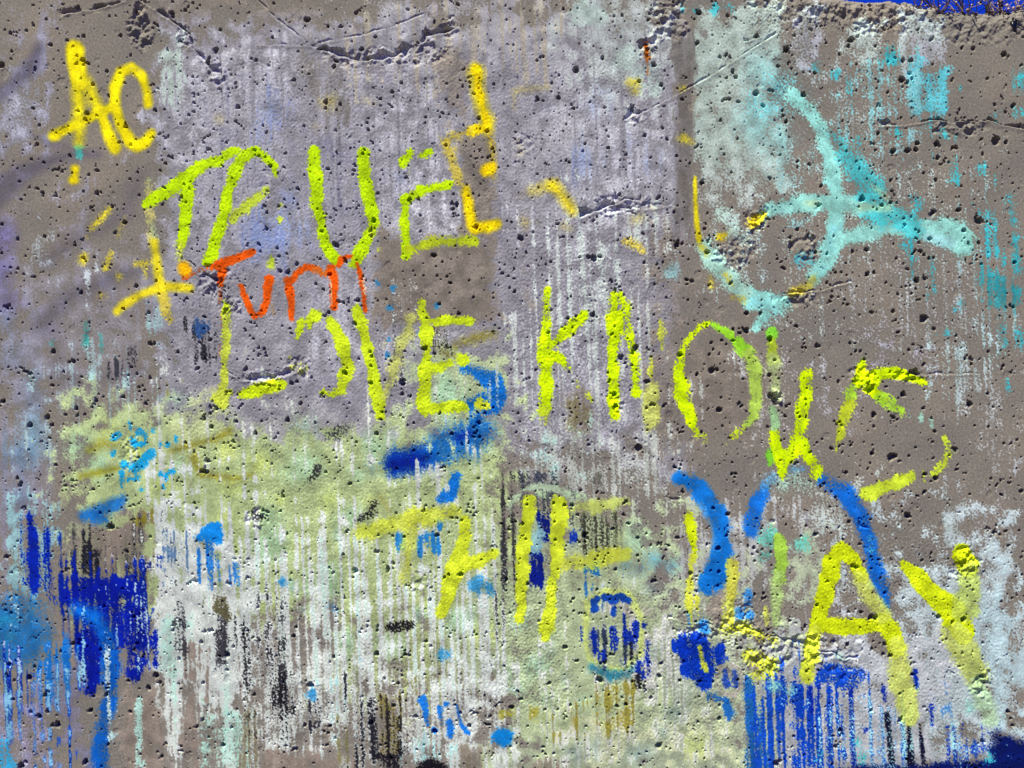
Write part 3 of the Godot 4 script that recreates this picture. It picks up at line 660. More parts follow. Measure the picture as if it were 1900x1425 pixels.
	more("d2c42c", [[1296, 440, 4, 1300, 455, 6, 1310, 470, 5]], [7.0, 0.6, 0.1, 0.5, 0.9, 0.85])
	more("bbae3e", [[1360, 550, 6, 1374, 555, 8], [1340, 505, 4, 1360, 530, 4], [1511, 520, 8, 1490, 535, 9, 1468, 547, 8], [1318, 515, 5, 1322, 528, 4]], [7.0, 0.8, 0.1, 0.7, 0.9, 0.85])
	more("dccc1c", [[1290, 330, 2.5, 1290, 370, 3, 1293, 415, 3.5, 1297, 445, 4]], [4.0, 0.7, 0.0, 0.2, 1.5, 0.95, 1.0])
	mark("painted_band", "turquoise crossing bands like a fish tail to the right of the loop", "8fd0c7", [[1418, 398, 10, 1440, 388, 12, 1466, 382, 12, 1518, 376, 12, 1558, 376, 13, 1611, 382, 14, 1650, 400, 16], [1558, 447, 8, 1597, 434, 9, 1637, 424, 10, 1676, 421, 12, 1720, 425, 18, 1760, 432, 24, 1785, 448, 22, 1782, 466, 9]], TURQ)
	more("45b8c0", [[1545, 248, 8, 1571, 289, 13, 1597, 329, 18, 1625, 352, 18], [1597, 355, 12, 1640, 388, 18, 1690, 416, 20, 1700, 432, 14], [1615, 395, 12, 1640, 410, 14]], [10.0, 0.9, 0.2, 0.8, 1.0, 0.9])
	more("a8c49c", [[1620, 345, 6, 1640, 362, 8, 1652, 374, 5], [1500, 378, 8, 1515, 376, 8], [1600, 384, 10, 1650, 386, 10]], [9.0, 0.6, 0.1, 0.5, 0.5, 0.75])
	more("8fbfc8", [[1720, 440, 12, 1760, 450, 16], [1450, 392, 10]], [12.0, 0.7, 0.1, 0.6, 0.5, 0.8])
	more("e2cc1c", [[1396, 412, 9, 1405, 405, 9, 1418, 400, 7], [1340, 440, 6, 1352, 432, 5]], [6.0, 0.9, 0.1, 0.9, 0.9, 0.92])
	worn("4aa4b4", 1465, 462, 1510, 492, 10, 9, 1.4, 0.3, 1.3, -0.2, 0.92)
	worn("88bcc0", 1450, 405, 1500, 430, 12, 10, 1.5, 0.3, 1.3, -0.5, 0.9)
	clouds("a8c4bc", [1360, 430, 16, 1380, 440, 12, 1340, 395, 20], [10.0, 1.0, 0.2, 1.0, 0.5, 0.9])

	# ---- lettering
	yellow_words()
	lime_words()


func parts_of_black():
	mark("black_mark", "narrow black tick mark, left of the middle of the pale green area", "26262a", [[590, 868, 6, 586, 882, 6, 580, 892, 3], [575, 888, 4, 562, 902, 3, 548, 912, 2]], [4.0, 1.5, 0.2, 1.1, 0.9, 0.92])
	mark("black_mark", "speckled black wedge mark above the word THE", "2a282c", [[694, 936, 8, 690, 950, 9, 676, 960, 5, 664, 968, 3]], [4.0, 1.6, 0.2, 1.4, 0.9, 0.95])
	mark("black_mark", "black smudge left of the pale green middle", "2c2c30", [[468, 952, 5, 480, 960, 7, 494, 962, 4, 508, 962, 2]], [5.0, 1.5, 0.2, 1.4, 0.5, 0.92])
	mark("black_mark", "grey black smudge under the word LOVE", "3c3e42", [[612, 806, 7, 630, 800, 11, 642, 792, 8]], [6.0, 1.4, 0.2, 1.4, 0.3, 0.9])
	mark("black_mark", "small black scribble below the T of THE", "1c1a1e", [[718, 1163, 4, 735, 1164, 8, 752, 1160, 7, 764, 1158, 3]], [4.0, 1.7, 0.1, 1.3, 0.9, 0.97])


func yellow_words():
	var w := word("yellow letters AC at the upper left")
	mark("letter", "yellow letter A of AC, upper left", "f2e00c", [[139, 92, 14, 142, 120, 13, 146, 158, 10], [101, 251, 8, 122, 240, 7, 147, 228, 7, 180, 212, 7, 208, 199, 7], [184, 205, 7, 200, 245, 8, 214, 274, 9]], SPRAY, w)
	more("e4d616", [[146, 150, 12, 147, 200, 10, 146, 240, 9, 146, 262, 8], [150, 132, 7, 168, 168, 8, 186, 208, 9]], SPRAY_SOFT)
	mark("letter", "yellow letter C of AC, upper left", "f2e00c", [[275, 192, 6, 274, 175, 5, 263, 141, 7, 245, 126, 8, 225, 134, 8, 213, 163, 8, 213, 197, 8, 224, 232, 8, 241, 262, 9, 255, 271, 9, 270, 264, 8, 281, 247, 5]], SPRAY, w)
	stroke("b3a95e", [240, 125, 5, 252, 128, 5, 262, 138, 4], [5.0, 0.7, 0.2, 0.6, 0.5, 0.7])
	mark("letter", "short yellow drip under the A of AC", "f6de08", [[139, 314, 5, 139, 325, 4, 137, 333, 7]], SPRAY, w)
	# tall cross
	w = word("yellow cross sign with dabs at the left")
	mark("letter", "tall faded yellow stem of the cross sign at the left", "b3ac66", [[275, 330, 7, 275, 360, 8, 279, 403, 8, 288, 455, 8]], LIME_PALE, w)
	more("8fb0a8", [[282, 415, 5, 288, 440, 6], [278, 330, 4, 276, 345, 4]], [9.0, 0.6, 0.2, 0.6, 0.6, 0.75])
	more("dfd02c", [[286, 450, 6, 292, 497, 7, 297, 529, 7, 303, 555, 6]], SPRAY)
	more("c3b24a", [[303, 550, 6, 311, 580, 6], [312, 582, 5, 318, 597, 4]], [4.0, 1.2, 0.3, 0.9, 1.3, 0.92])
	mark("letter", "curved yellow bar of the cross sign at the left", "e4d228", [[217, 577, 5, 228, 567, 6, 248, 555, 5, 262, 547, 4, 275, 542, 5, 297, 533, 7, 324, 532, 6, 352, 535, 5]], SPRAY, w)
	mark("yellow_dabs", "loose yellow dabs beside the cross sign", "dccb30", [[170, 424, 5, 186, 406, 7, 204, 387, 5], [155, 478, 8, 153, 482, 8], [196, 498, 5, 202, 482, 6, 206, 470, 4], [221, 513, 6], [252, 490, 4, 265, 488, 6, 275, 486, 4], [269, 490, 4, 271, 512, 1.5]], [8.0, 0.6, 0.1, 0.5, 1.0, 0.92], w)
	more("b09f42", [[219, 438, 4, 224, 420, 5, 231, 403, 3], [188, 548, 7], [163, 440, 3]], [7.0, 0.6, 0.2, 0.8, 0.6, 0.8])
	# stray F shapes
	w = word("yellow angular sign across the end of the word TRUE")
	mark("letter", "tall yellow stroke with a hook, to the right of the word TRUE", "f2de0c", [[883, 134, 11, 886, 160, 11, 893, 195, 10, 902, 222, 11, 903, 238, 9]], SPRAY_SOFT, w)
	more("fadc04", [[884, 130, 7, 888, 160, 6, 896, 195, 5, 902, 225, 8], [900, 236, 8, 868, 245, 7]], [5.0, 0.8, 0.0, 0.4, 1.5, 0.95])
	more("c2ae3c", [[868, 244, 8, 838, 254, 9, 826, 266, 8], [826, 264, 9, 838, 297, 9, 849, 332, 8, 862, 372, 7]], LIME_PALE)
	more("c9b02a", [[908, 245, 7, 914, 285, 7, 915, 330, 6]], [10.0, 0.5, 0.1, 0.5, 0.7, 0.85])
	more("f0d40a", [[864, 352, 6, 870, 384, 7, 876, 418, 7, 882, 424, 8], [884, 423, 7, 904, 421, 8, 922, 415, 7]], SPRAY)
	mark("letter", "round yellow dot beside the tall yellow stroke", "f8d208", [[902, 317, 9, 910, 311, 8]], SPRAY, w)
	w = word("faded yellow dabs across the upper middle")
	mark("yellow_dabs", "faded yellow dabs and a short diagonal right of the word TRUE", "d2c244", [[985, 357, 7, 1005, 350, 8, 1027, 344, 8]], MIST, w)
	more("ead422", [[1025, 345, 8, 1045, 365, 7, 1058, 384, 7, 1062, 392, 4]], SPRAY_SOFT)
	more("b7a85a", [[958, 168, 8, 990, 164, 9, 1016, 163, 6], [954, 176, 5, 953, 200, 5], [612, 189, 12, 600, 192, 10], [1045, 420, 8, 1056, 424, 7], [973, 414, 9], [1187, 403, 9, 1176, 408, 8]], [13.0, 0.45, 0.1, 0.4, 0.7, 0.75])
	more("b9ae72", [[678, 185, 12, 695, 192, 10], [584, 234, 12], [405, 221, 14], [963, 262, 8, 966, 284, 10], [966, 363, 10], [1000, 414, 8], [1213, 389, 7]], [16.0, 0.45, 0.1, 0.4, 0.2, 0.6])
	more("d2c04a", [[1158, 448, 6, 1175, 455, 7, 1193, 466, 6]], [5.0, 1.0, 0.2, 0.9, 1.0, 0.9])
	more("d3c232", [[1170, 154, 10, 1182, 152, 8, 1178, 168, 9], [1267, 256, 8, 1283, 263, 4], [1266, 163, 6]], [9.0, 0.5, 0.1, 0.5, 0.9, 0.88])
	more("b0ab70", [[1176, 165, 14]], [10.0, 0.5, 0.1, 0.4, 0.6, 0.6])


func lime_words():
	var c := "b4da0a"
	var w := word("lime word TRUE in ragged capitals")
	mark("letter", "letter T of the lime word TRUE", c, [[270, 377, 8, 285, 370, 11, 316, 354, 11, 342, 330, 12, 382, 304, 8, 410, 294, 7, 437, 279, 5], [348, 332, 10, 347, 355, 11, 345, 389, 11, 339, 429, 11, 337, 455, 9]], LIME, w)
	more("b6c246", [[336, 455, 9, 335, 480, 7]], LIME_PALE)
	mark("letter", "letter R of the lime word TRUE", c, [[431, 340, 7, 436, 318, 8, 447, 297, 9, 462, 286, 8, 478, 282, 6], [484, 286, 4, 498, 297, 4, 508, 308, 5, 512, 326, 3], [424, 355, 7, 418, 397, 7, 405, 435, 8, 391, 472, 9, 384, 484, 8]], LIME, w)
	more("b4c83a", [[433, 404, 7, 447, 391, 7], [452, 384, 8, 474, 368, 9, 494, 354, 9], [520, 381, 6, 522, 377, 5], [503, 476, 5, 503, 490, 5], [520, 406, 3, 520, 410, 2]], LIME_RAGGED)
	mark("letter", "letter U of the lime word TRUE", c, [[583, 282, 9, 582, 310, 9, 587, 342, 9, 588, 374, 9, 593, 400, 8, 597, 425, 6, 606, 455, 8, 622, 484, 9], [675, 286, 8, 678, 329, 8, 686, 360, 10, 690, 395, 9, 691, 418, 8, 681, 445, 9, 667, 470, 11, 658, 490, 9]], LIME, w)
	more("b3bf40", [[699, 450, 5, 702, 466, 4], [690, 425, 7, 693, 440, 6]], LIME_THIN)
	mark("letter", "letter E of the lime word TRUE", c, [[746, 306, 5, 749, 298, 8, 760, 286, 8], [780, 290, 5, 790, 284, 8, 798, 280, 6], [780, 351, 9, 808, 349, 8, 833, 344, 8], [750, 372, 8, 768, 362, 9, 782, 355, 8], [752, 372, 8, 751, 403, 8, 754, 437, 8, 754, 472, 8]], LIME, w)
	more("aabb20", [[757, 463, 8, 786, 453, 9, 838, 447, 8, 882, 447, 6]], [6.0, 0.8, 0.1, 0.6, 1.5, 0.95])
	stroke("8a9a58", [760, 312, 5, 757, 330, 4], [7.0, 0.6, 0.1, 0.5, 0.3, 0.7])

	w = word("orange word Turn in thin handwriting")
	var o := "dc520a"
	mark("letter", "letter T of the orange word Turn, with a long brown drip", o, [[393, 497, 5, 405, 492, 7, 416, 488, 8, 447, 476, 6, 467, 467, 6], [412, 492, 8, 411, 512, 7, 409, 528, 5]], ORANGE, w)
	more("b4480e", [[342, 513, 5, 356, 508, 4, 372, 502, 4, 390, 498, 3]], [4.0, 1.3, 0.2, 1.0, 0.7, 0.95])
	more("a05020", [[409, 530, 4, 408, 560, 3], [410, 575, 2.5, 413, 612, 2.5], [408, 640, 2, 406, 660, 1]], [3.0, 1.3, 0.2, 0.9, 0.7, 0.9])
	mark("letter", "letter u of the orange word Turn", o, [[447, 531, 5, 458, 560, 5, 471, 587, 6, 486, 580, 6, 496, 555, 6, 499, 520, 8]], ORANGE, w)
	more("b58a4a", [[504, 565, 4, 508, 582, 5]], [6.0, 0.6, 0.2, 0.6, 0.3, 0.75])
	mark("letter", "letter r of the orange word Turn", o, [[534, 521, 6, 539, 547, 7, 541, 575, 6, 541, 592, 2], [538, 527, 5, 550, 508, 5, 567, 496, 6, 583, 497, 5]], ORANGE, w)
	more("c25f20", [[583, 498, 4, 596, 506, 5, 606, 505, 6]], LIME_RAGGED)
	mark("letter", "letter n of the orange word Turn", o, [[614, 497, 8, 620, 520, 7, 619, 550, 6, 619, 572, 5], [628, 492, 4, 632, 483, 5, 642, 477, 3, 652, 476, 2], [663, 490, 3, 670, 515, 4, 675, 545, 4, 677, 576, 4]], ORANGE, w)
	stroke("cbb8a8", [674, 515, 3, 678, 545, 4], [3.0, 1.4, 0.4, 1.1, 0.2, 0.95])
	stroke("cbb8a8", [614, 520, 1.5, 616, 565, 1.5], [2.0, 1.4, 0.4, 0.9, 0.6, 0.95])
	mark("yellow_dot", "yellow orange dot at the foot of the T of TRUE", "efb006", [[341, 495, 9, 343, 501, 9]], SPRAY, w)

	w = word("yellow green word LOVE in tall capitals")
	c = "c2da24"
	mark("letter", "letter L of the yellow green word LOVE", "c0d81c", [[419, 562, 7, 422, 578, 9, 422, 592, 8]], LIME_RAGGED, w)
	more("b7c443", [[421, 587, 8, 418, 626, 7, 416, 679, 7, 414, 715, 8], [412, 715, 8, 414, 738, 11, 412, 750, 8], [402, 740, 8, 425, 728, 8]], LIME)
	more("c0d81c", [[447, 730, 8, 470, 726, 9, 497, 722, 8, 523, 713, 7]], LIME)
	mark("letter", "letter O of the yellow green word LOVE, broken open", c, [[559, 598, 4, 556, 612, 5, 552, 628, 3], [572, 598, 4, 584, 586, 7, 592, 582, 4], [576, 600, 2, 574, 608, 2], [611, 592, 5, 620, 606, 7, 632, 630, 8, 640, 655, 9, 645, 679, 11, 640, 703, 10, 632, 724, 9, 618, 733, 8], [600, 728, 5, 612, 734, 6]], LIME, w)
	more("c4cb60", [[538, 663, 4], [546, 680, 7, 558, 674, 6], [556, 690, 8, 566, 684, 5]], LIME_THIN)
	mark("letter", "letter V of the yellow green word LOVE", c, [[662, 574, 8, 672, 608, 8, 680, 639, 6, 690, 679, 8, 696, 713, 9, 704, 745, 12, 708, 770, 8]], LIME, w)
	more("b9bf5c", [[762, 592, 8, 755, 615, 9, 745, 640, 8, 733, 675, 8, 725, 705, 8, 714, 735, 8]], LIME_PALE)
	mark("letter", "letter E of the yellow green word LOVE, with a full stop", c, [[782, 560, 7, 786, 580, 8, 790, 612, 10, 792, 645, 7, 790, 690, 9, 788, 720, 10, 784, 745, 12, 787, 766, 8], [799, 596, 6, 838, 595, 7, 872, 596, 8], [796, 686, 8, 815, 680, 6, 834, 673, 5], [859, 666, 9], [791, 760, 9, 825, 755, 8, 860, 756, 7]], LIME, w)
	more("c9d230", [[890, 749, 9, 898, 753, 8]], LIME_RAGGED)

	w = word("bright lime word KNOWS in tall ragged capitals")
	c = "c8ea08"
	mark("letter", "letter K of the bright lime word KNOWS", c, [[1014, 541, 6, 1012, 587, 6, 1014, 626, 7], [1013, 630, 8, 1011, 655, 12, 1013, 690, 9, 1012, 740, 10, 1011, 762, 10], [1083, 586, 5, 1068, 600, 8, 1048, 617, 8, 1028, 637, 7], [1024, 660, 8, 1044, 668, 7, 1054, 682, 4]], LIME_RAGGED, w)
	more("bccd3c", [[1011, 760, 10, 1012, 784, 7], [1096, 742, 8, 1088, 732, 6], [1071, 705, 3, 1072, 718, 3]], LIME_THIN)
	mark("letter", "letter N of the bright lime word KNOWS", c, [[1139, 545, 6, 1140, 587, 9, 1141, 626, 10, 1136, 666, 9, 1139, 725, 10, 1136, 745, 9, 1139, 772, 7], [1151, 547, 5, 1163, 574, 7, 1165, 613, 8, 1172, 647, 8, 1178, 690, 8, 1179, 730, 6], [1148, 585, 10, 1150, 610, 10]], LIME_RAGGED, w)
	more("bac43c", [[1226, 592, 4, 1229, 620, 8, 1229, 645, 6], [1208, 660, 4, 1208, 700, 4]], LIME_THIN)
	more("bdc45a", [[1210, 718, 7, 1208, 745, 12, 1206, 768, 12, 1206, 792, 8]], LIME_PALE)
	mark("letter", "letter O of the bright lime word KNOWS", c, [[1317, 596, 5, 1295, 610, 6, 1275, 630, 7, 1266, 660, 8, 1262, 697, 10, 1264, 730, 10, 1272, 756, 9, 1284, 782, 8, 1294, 804, 5]], LIME_RAGGED, w)
	more("8fd030", [[1322, 602, 4, 1345, 616, 7, 1370, 635, 8, 1390, 656, 8]], LIME_RAGGED)
	more("a5c552", [[1390, 656, 7, 1401, 690, 8, 1402, 735, 8, 1398, 770, 7, 1385, 790, 6]], LIME_RAGGED)
	more("b5d024", [[1380, 795, 5, 1366, 808, 8, 1355, 814, 6], [1345, 812, 4, 1349, 828, 3], [1331, 808, 2, 1332, 826, 2], [1310, 806, 5, 1314, 828, 4]], LIME_THIN)
	mark("letter", "letter W of the bright lime word KNOWS", c, [[1437, 800, 8, 1440, 832, 12, 1452, 858, 14, 1453, 880, 8], [1498, 697, 12, 1497, 725, 13, 1492, 750, 12, 1486, 785, 10, 1478, 815, 10, 1464, 850, 10], [1490, 815, 8, 1500, 850, 10, 1518, 872, 11, 1510, 882, 10]], LIME_RAGGED, w)
	more("7fd03a", [[1433, 618, 9, 1432, 630, 8], [1426, 840, 6, 1428, 860, 6]], LIME)
	more("b3cc38", [[1433, 636, 9, 1434, 665, 9]], LIME)
	more("a6b878", [[1434, 660, 9, 1437, 700, 9, 1437, 735, 8]], LIME_PALE)
	more("93bb88", [[1435, 760, 7, 1438, 790, 8]], LIME_RAGGED)
	mark("letter", "letter S of the bright lime word KNOWS, broken in two", c, [[1600, 668, 5, 1598, 685, 6], [1618, 718, 12, 1626, 698, 11, 1658, 690, 10, 1682, 697, 9, 1710, 708, 7], [1592, 708, 10, 1605, 700, 8], [1618, 722, 8, 1640, 742, 9]], LIME, w)
	more("a8d83c", [[1636, 738, 11, 1658, 752, 11, 1674, 762, 8], [1580, 718, 7, 1574, 745, 8]], LIME_RAGGED)
	more("bccb30", [[1574, 748, 8, 1563, 782, 8], [1560, 785, 6, 1556, 815, 5], [1551, 825, 3, 1552, 838, 2]], LIME_RAGGED)
	more("c2d838", [[1752, 812, 5, 1764, 838, 9, 1751, 858, 10, 1734, 880, 7], [1694, 882, 8, 1665, 896, 9, 1640, 904, 10, 1608, 916, 10], [1712, 872, 4, 1714, 892, 4]], LIME_RAGGED)
	stroke("8fb8a8", [1687, 762, 3, 1689, 772, 2], LIME_RAGGED)
	stroke("8fb8a8", [1708, 768, 3, 1710, 785, 3], LIME_RAGGED)
	stroke("8fb8a8", [1727, 780, 4, 1729, 792, 3], LIME_RAGGED)

	w = word("yellow word THE in wide capitals")
	c = "c8d832"
	mark("letter", "letter T of the yellow word THE", "c0cc3c", [[672, 984, 10, 700, 982, 14, 730, 972, 14, 765, 962, 15], [765, 962, 14, 812, 954, 12, 850, 950, 9]], LIME_PALE, w)
	more("b9c24a", [[764, 968, 12, 757, 1010, 10, 753, 1060, 9, 750, 1080, 7]], LIME_PALE)
	mark("letter", "letter H of the yellow word THE", c, [[864, 965, 9, 861, 1003, 11, 850, 1042, 14, 840, 1070, 15, 832, 1100, 13, 820, 1140, 8], [862, 1050, 11, 890, 1040, 10, 914, 1028, 7], [983, 928, 10, 975, 976, 9, 970, 1029, 9, 968, 1075, 9, 968, 1110, 9, 965, 1148, 6]], LIME, w)
	mark("letter", "letter E of the yellow word THE", c, [[1038, 934, 12, 1037, 976, 12, 1032, 1029, 12, 1029, 1060, 10, 1023, 1103, 8, 1020, 1140, 9, 1014, 1165, 14, 1012, 1184, 6]], LIME, w)
	more("b4c25c", [[1072, 939, 9, 1111, 937, 10, 1160, 931, 7]], LIME_PALE)
	more("bfc83c", [[1045, 1045, 12, 1075, 1045, 13], [1098, 1040, 12, 1130, 1032, 12, 1158, 1028, 11]], LIME_PALE)
	clouds("a5c796", [1080, 925, 14, 1050, 915, 10, 1000, 915, 10], [9.0, 0.8, 0.2, 0.8, 0.4, 0.75])
	# pale ring above the H and E
	mark("painted_ring", "thin pale green ring around the tops of H and E in the word THE", "a3b89a", [[945, 950, 4, 950, 930, 4, 970, 910, 4, 1000, 902, 4, 1030, 904, 4, 1052, 918, 4, 1062, 935, 4]], [4.0, 1.1, 0.2, 0.9, 1.0, 0.88])

	w = word("yellow word WAY in big sagging capitals")
	c = "c8da18"
	mark("letter", "letter W of the yellow word WAY, worn to loose stems", c, [[1276, 958, 8, 1280, 975, 9, 1284, 1000, 7, 1287, 1020, 4], [1288, 1020, 3, 1286, 1040, 3]], LIME_RAGGED, w)
	more("c6c446", [[1362, 1046, 11, 1360, 1075, 11, 1357, 1110, 9, 1350, 1150, 8]], [7.0, 1.3, 0.3, 0.8, 0.9, 0.92])
	more("c6cc3c", [[1275, 1100, 4, 1278, 1125, 6, 1284, 1158, 5], [1294, 1110, 3, 1296, 1150, 3], [1283, 1030, 5, 1278, 1090, 5]], [6.0, 1.3, 0.3, 0.8, 0.9, 0.92])
	more("9cc648", [[1447, 1003, 9, 1449, 1040, 9, 1447, 1075, 10]], LIME)
	more("a3c272", [[1445, 1070, 11, 1440, 1110, 12, 1438, 1155, 8]], LIME_PALE)
	more("c0c65a", [[1420, 1130, 8, 1424, 1160, 7], [1350, 1120, 6, 1345, 1160, 6]], LIME_THIN)
	more("c3cb2e", [[1390, 1218, 14, 1410, 1226, 18, 1425, 1236, 16, 1405, 1250, 12], [1345, 1168, 6, 1380, 1166, 9, 1410, 1180, 10, 1430, 1186, 8]], [9.0, 0.9, 0.2, 0.9, 0.8, 0.9])
	mark("letter", "letter A of the yellow word WAY, its right leg sagging long", c, [[1540, 1072, 11, 1545, 1035, 12, 1563, 1018, 10, 1582, 1036, 11, 1598, 1070, 9], [1541, 1055, 11, 1535, 1089, 11, 1522, 1135, 12, 1515, 1165, 12], [1530, 1162, 13, 1570, 1163, 13, 1618, 1162, 12], [1636, 1150, 14, 1652, 1168, 16, 1662, 1205, 17]], LIME, w)
	more("c8d43e", [[1513, 1170, 11, 1508, 1205, 10, 1500, 1235, 11, 1496, 1258, 10]], LIME_RAGGED)
	more("c4d05a", [[1592, 1070, 10, 1612, 1105, 12, 1638, 1142, 16], [1662, 1200, 17, 1668, 1230, 18, 1674, 1265, 19, 1684, 1305, 17, 1691, 1336, 11]], LIME_PALE)
	mark("letter", "letter Y of the yellow word WAY, at the right edge", c, [[1678, 1046, 9, 1705, 1072, 15, 1729, 1103, 17, 1760, 1128, 20, 1778, 1150, 21], [1784, 1032, 18, 1797, 1052, 18], [1770, 1155, 18, 1786, 1172, 18]], LIME, w)
	more("b4c85a", [[1798, 1060, 17, 1800, 1090, 18, 1790, 1128, 24]], LIME_PALE)
	more("b9c65a", [[1766, 1175, 18, 1785, 1200, 24, 1802, 1228, 20, 1814, 1258, 20]], LIME_PALE)
	more("a3c298", [[1816, 1270, 16, 1826, 1300, 18, 1836, 1332, 14]], LIME_PALE)


# ------------------------------------------------------------------ relief
func pit(px: float, py: float, r: float, stretch := 1.0, turn := 0.0, depth := -1.0):
	var d := depth if depth > 0.0 else minf(2.4 * r + 1.8, 13.0)
	var m := r * maxf(stretch, 1.0 / stretch) * 1.4 + 1.6
	var ca := cos(turn)
	var sa := sin(turn)
	for j in range(iy(py - m), iy(py + m) + 1):
		for i in range(ix(px - m), ix(px + m) + 1):
			var dx := xs[i] - px
			var dy := ys[j] - py
			var u := (dx * ca + dy * sa) / stretch
			var v := (-dx * sa + dy * ca) * stretch
			var n := j * nx + i
			var q := sqrt(u * u + v * v) / r + 0.2 * blot[n] + 0.1 * fine[n]
			var k := clampf((1.1 - q) / 0.28, 0.0, 1.0)
			if k > 0.0:
				hgt[n] = minf(hgt[n], -d * k)


func crack(p: Array, wdt: float, full_depth: float, lip := 0.6, jag := 3.0):
	var depth := full_depth * 0.75
	var m := wdt * 2.0 + 8.0 + jag * 2.0
	for k in range(0, p.size() - 2, 2):
		var ax: float = p[k]
		var ay: float = p[k + 1]
		var vx: float = p[k + 2] - ax
		var vy: float = p[k + 3] - ay
		var ll := maxf(vx * vx + vy * vy, 0.01)
		var sl := sqrt(ll)
		for j in range(iy(minf(ay, ay + vy) - m), iy(maxf(ay, ay + vy) + m) + 1):
			for i in range(ix(minf(ax, ax + vx) - m), ix(maxf(ax, ax + vx) + m) + 1):
				var dx := xs[i] - ax
				var dy := ys[j] - ay
				var t := (dx * vx + dy * vy) / ll
				if t < -0.02 or t > 1.02:
					continue
				var n := j * nx + i
				var s := (dy * vx - dx * vy) / sl + jag * 0.5 * blot[n]
				var w2 := wdt * clampf(0.8 + 0.5 * wide[n] + 0.4 * blot[n], 0.15, 2.2)
				var q := absf(s) / maxf(w2, 0.1)
				if q < 1.6:
					hgt[n] = minf(hgt[n], -depth * clampf((1.6 - q) / 1.0, 0.0, 1.0) * clampf(0.75 + 0.5 * blot[n], 0.1, 1.3))
				elif s > 0.0 and s < w2 + 7.0:
					hgt[n] = maxf(hgt[n], lip * (1.0 - (s - w2) / 7.0))
				if q < 4.0 and wdt > 2.5:
					crumb[n] = maxf(crumb[n], 0.5 * (1.0 - q / 4.0))


func crumbs(px: float, py: float, rx: float, ry: float, amp: float):
	for j in range(iy(py - ry), iy(py + ry) + 1):
		for i in range(ix(px - rx), ix(px + rx) + 1):
			var dx := (xs[i] - px) / rx
			var dy := (ys[j] - py) / ry
			var n := j * nx + i
			var e := 1.0 - sqrt(dx * dx + dy * dy) + 0.16 * blot[n]
			if e > 0.0:
				crumb[n] = maxf(crumb[n], amp * minf(e * 2.5, 1.0))


func coarse(x0: float, y0: float, x1: float, y1: float, s: float, amp: float):
	for j in range(iy(y0), iy(y1) + 1):
		var ey := minf(ys[j] - y0, y1 - ys[j]) / s
		for i in range(ix(x0), ix(x1) + 1):
			var e := clampf(minf(minf(xs[i] - x0, x1 - xs[i]) / s, ey), 0.0, 1.0)
			var n := j * nx + i
			rough[n] = lerpf(rough[n], amp, e)


func edge_at(x: float) -> float:
	for k in range(0, edge_line.size() - 2, 2):
		if x <= edge_line[k + 2]:
			return lerpf(edge_line[k + 1], edge_line[k + 3], clampf((x - edge_line[k]) / (edge_line[k + 2] - edge_line[k]), 0.0, 1.0))
	return edge_line[-1]


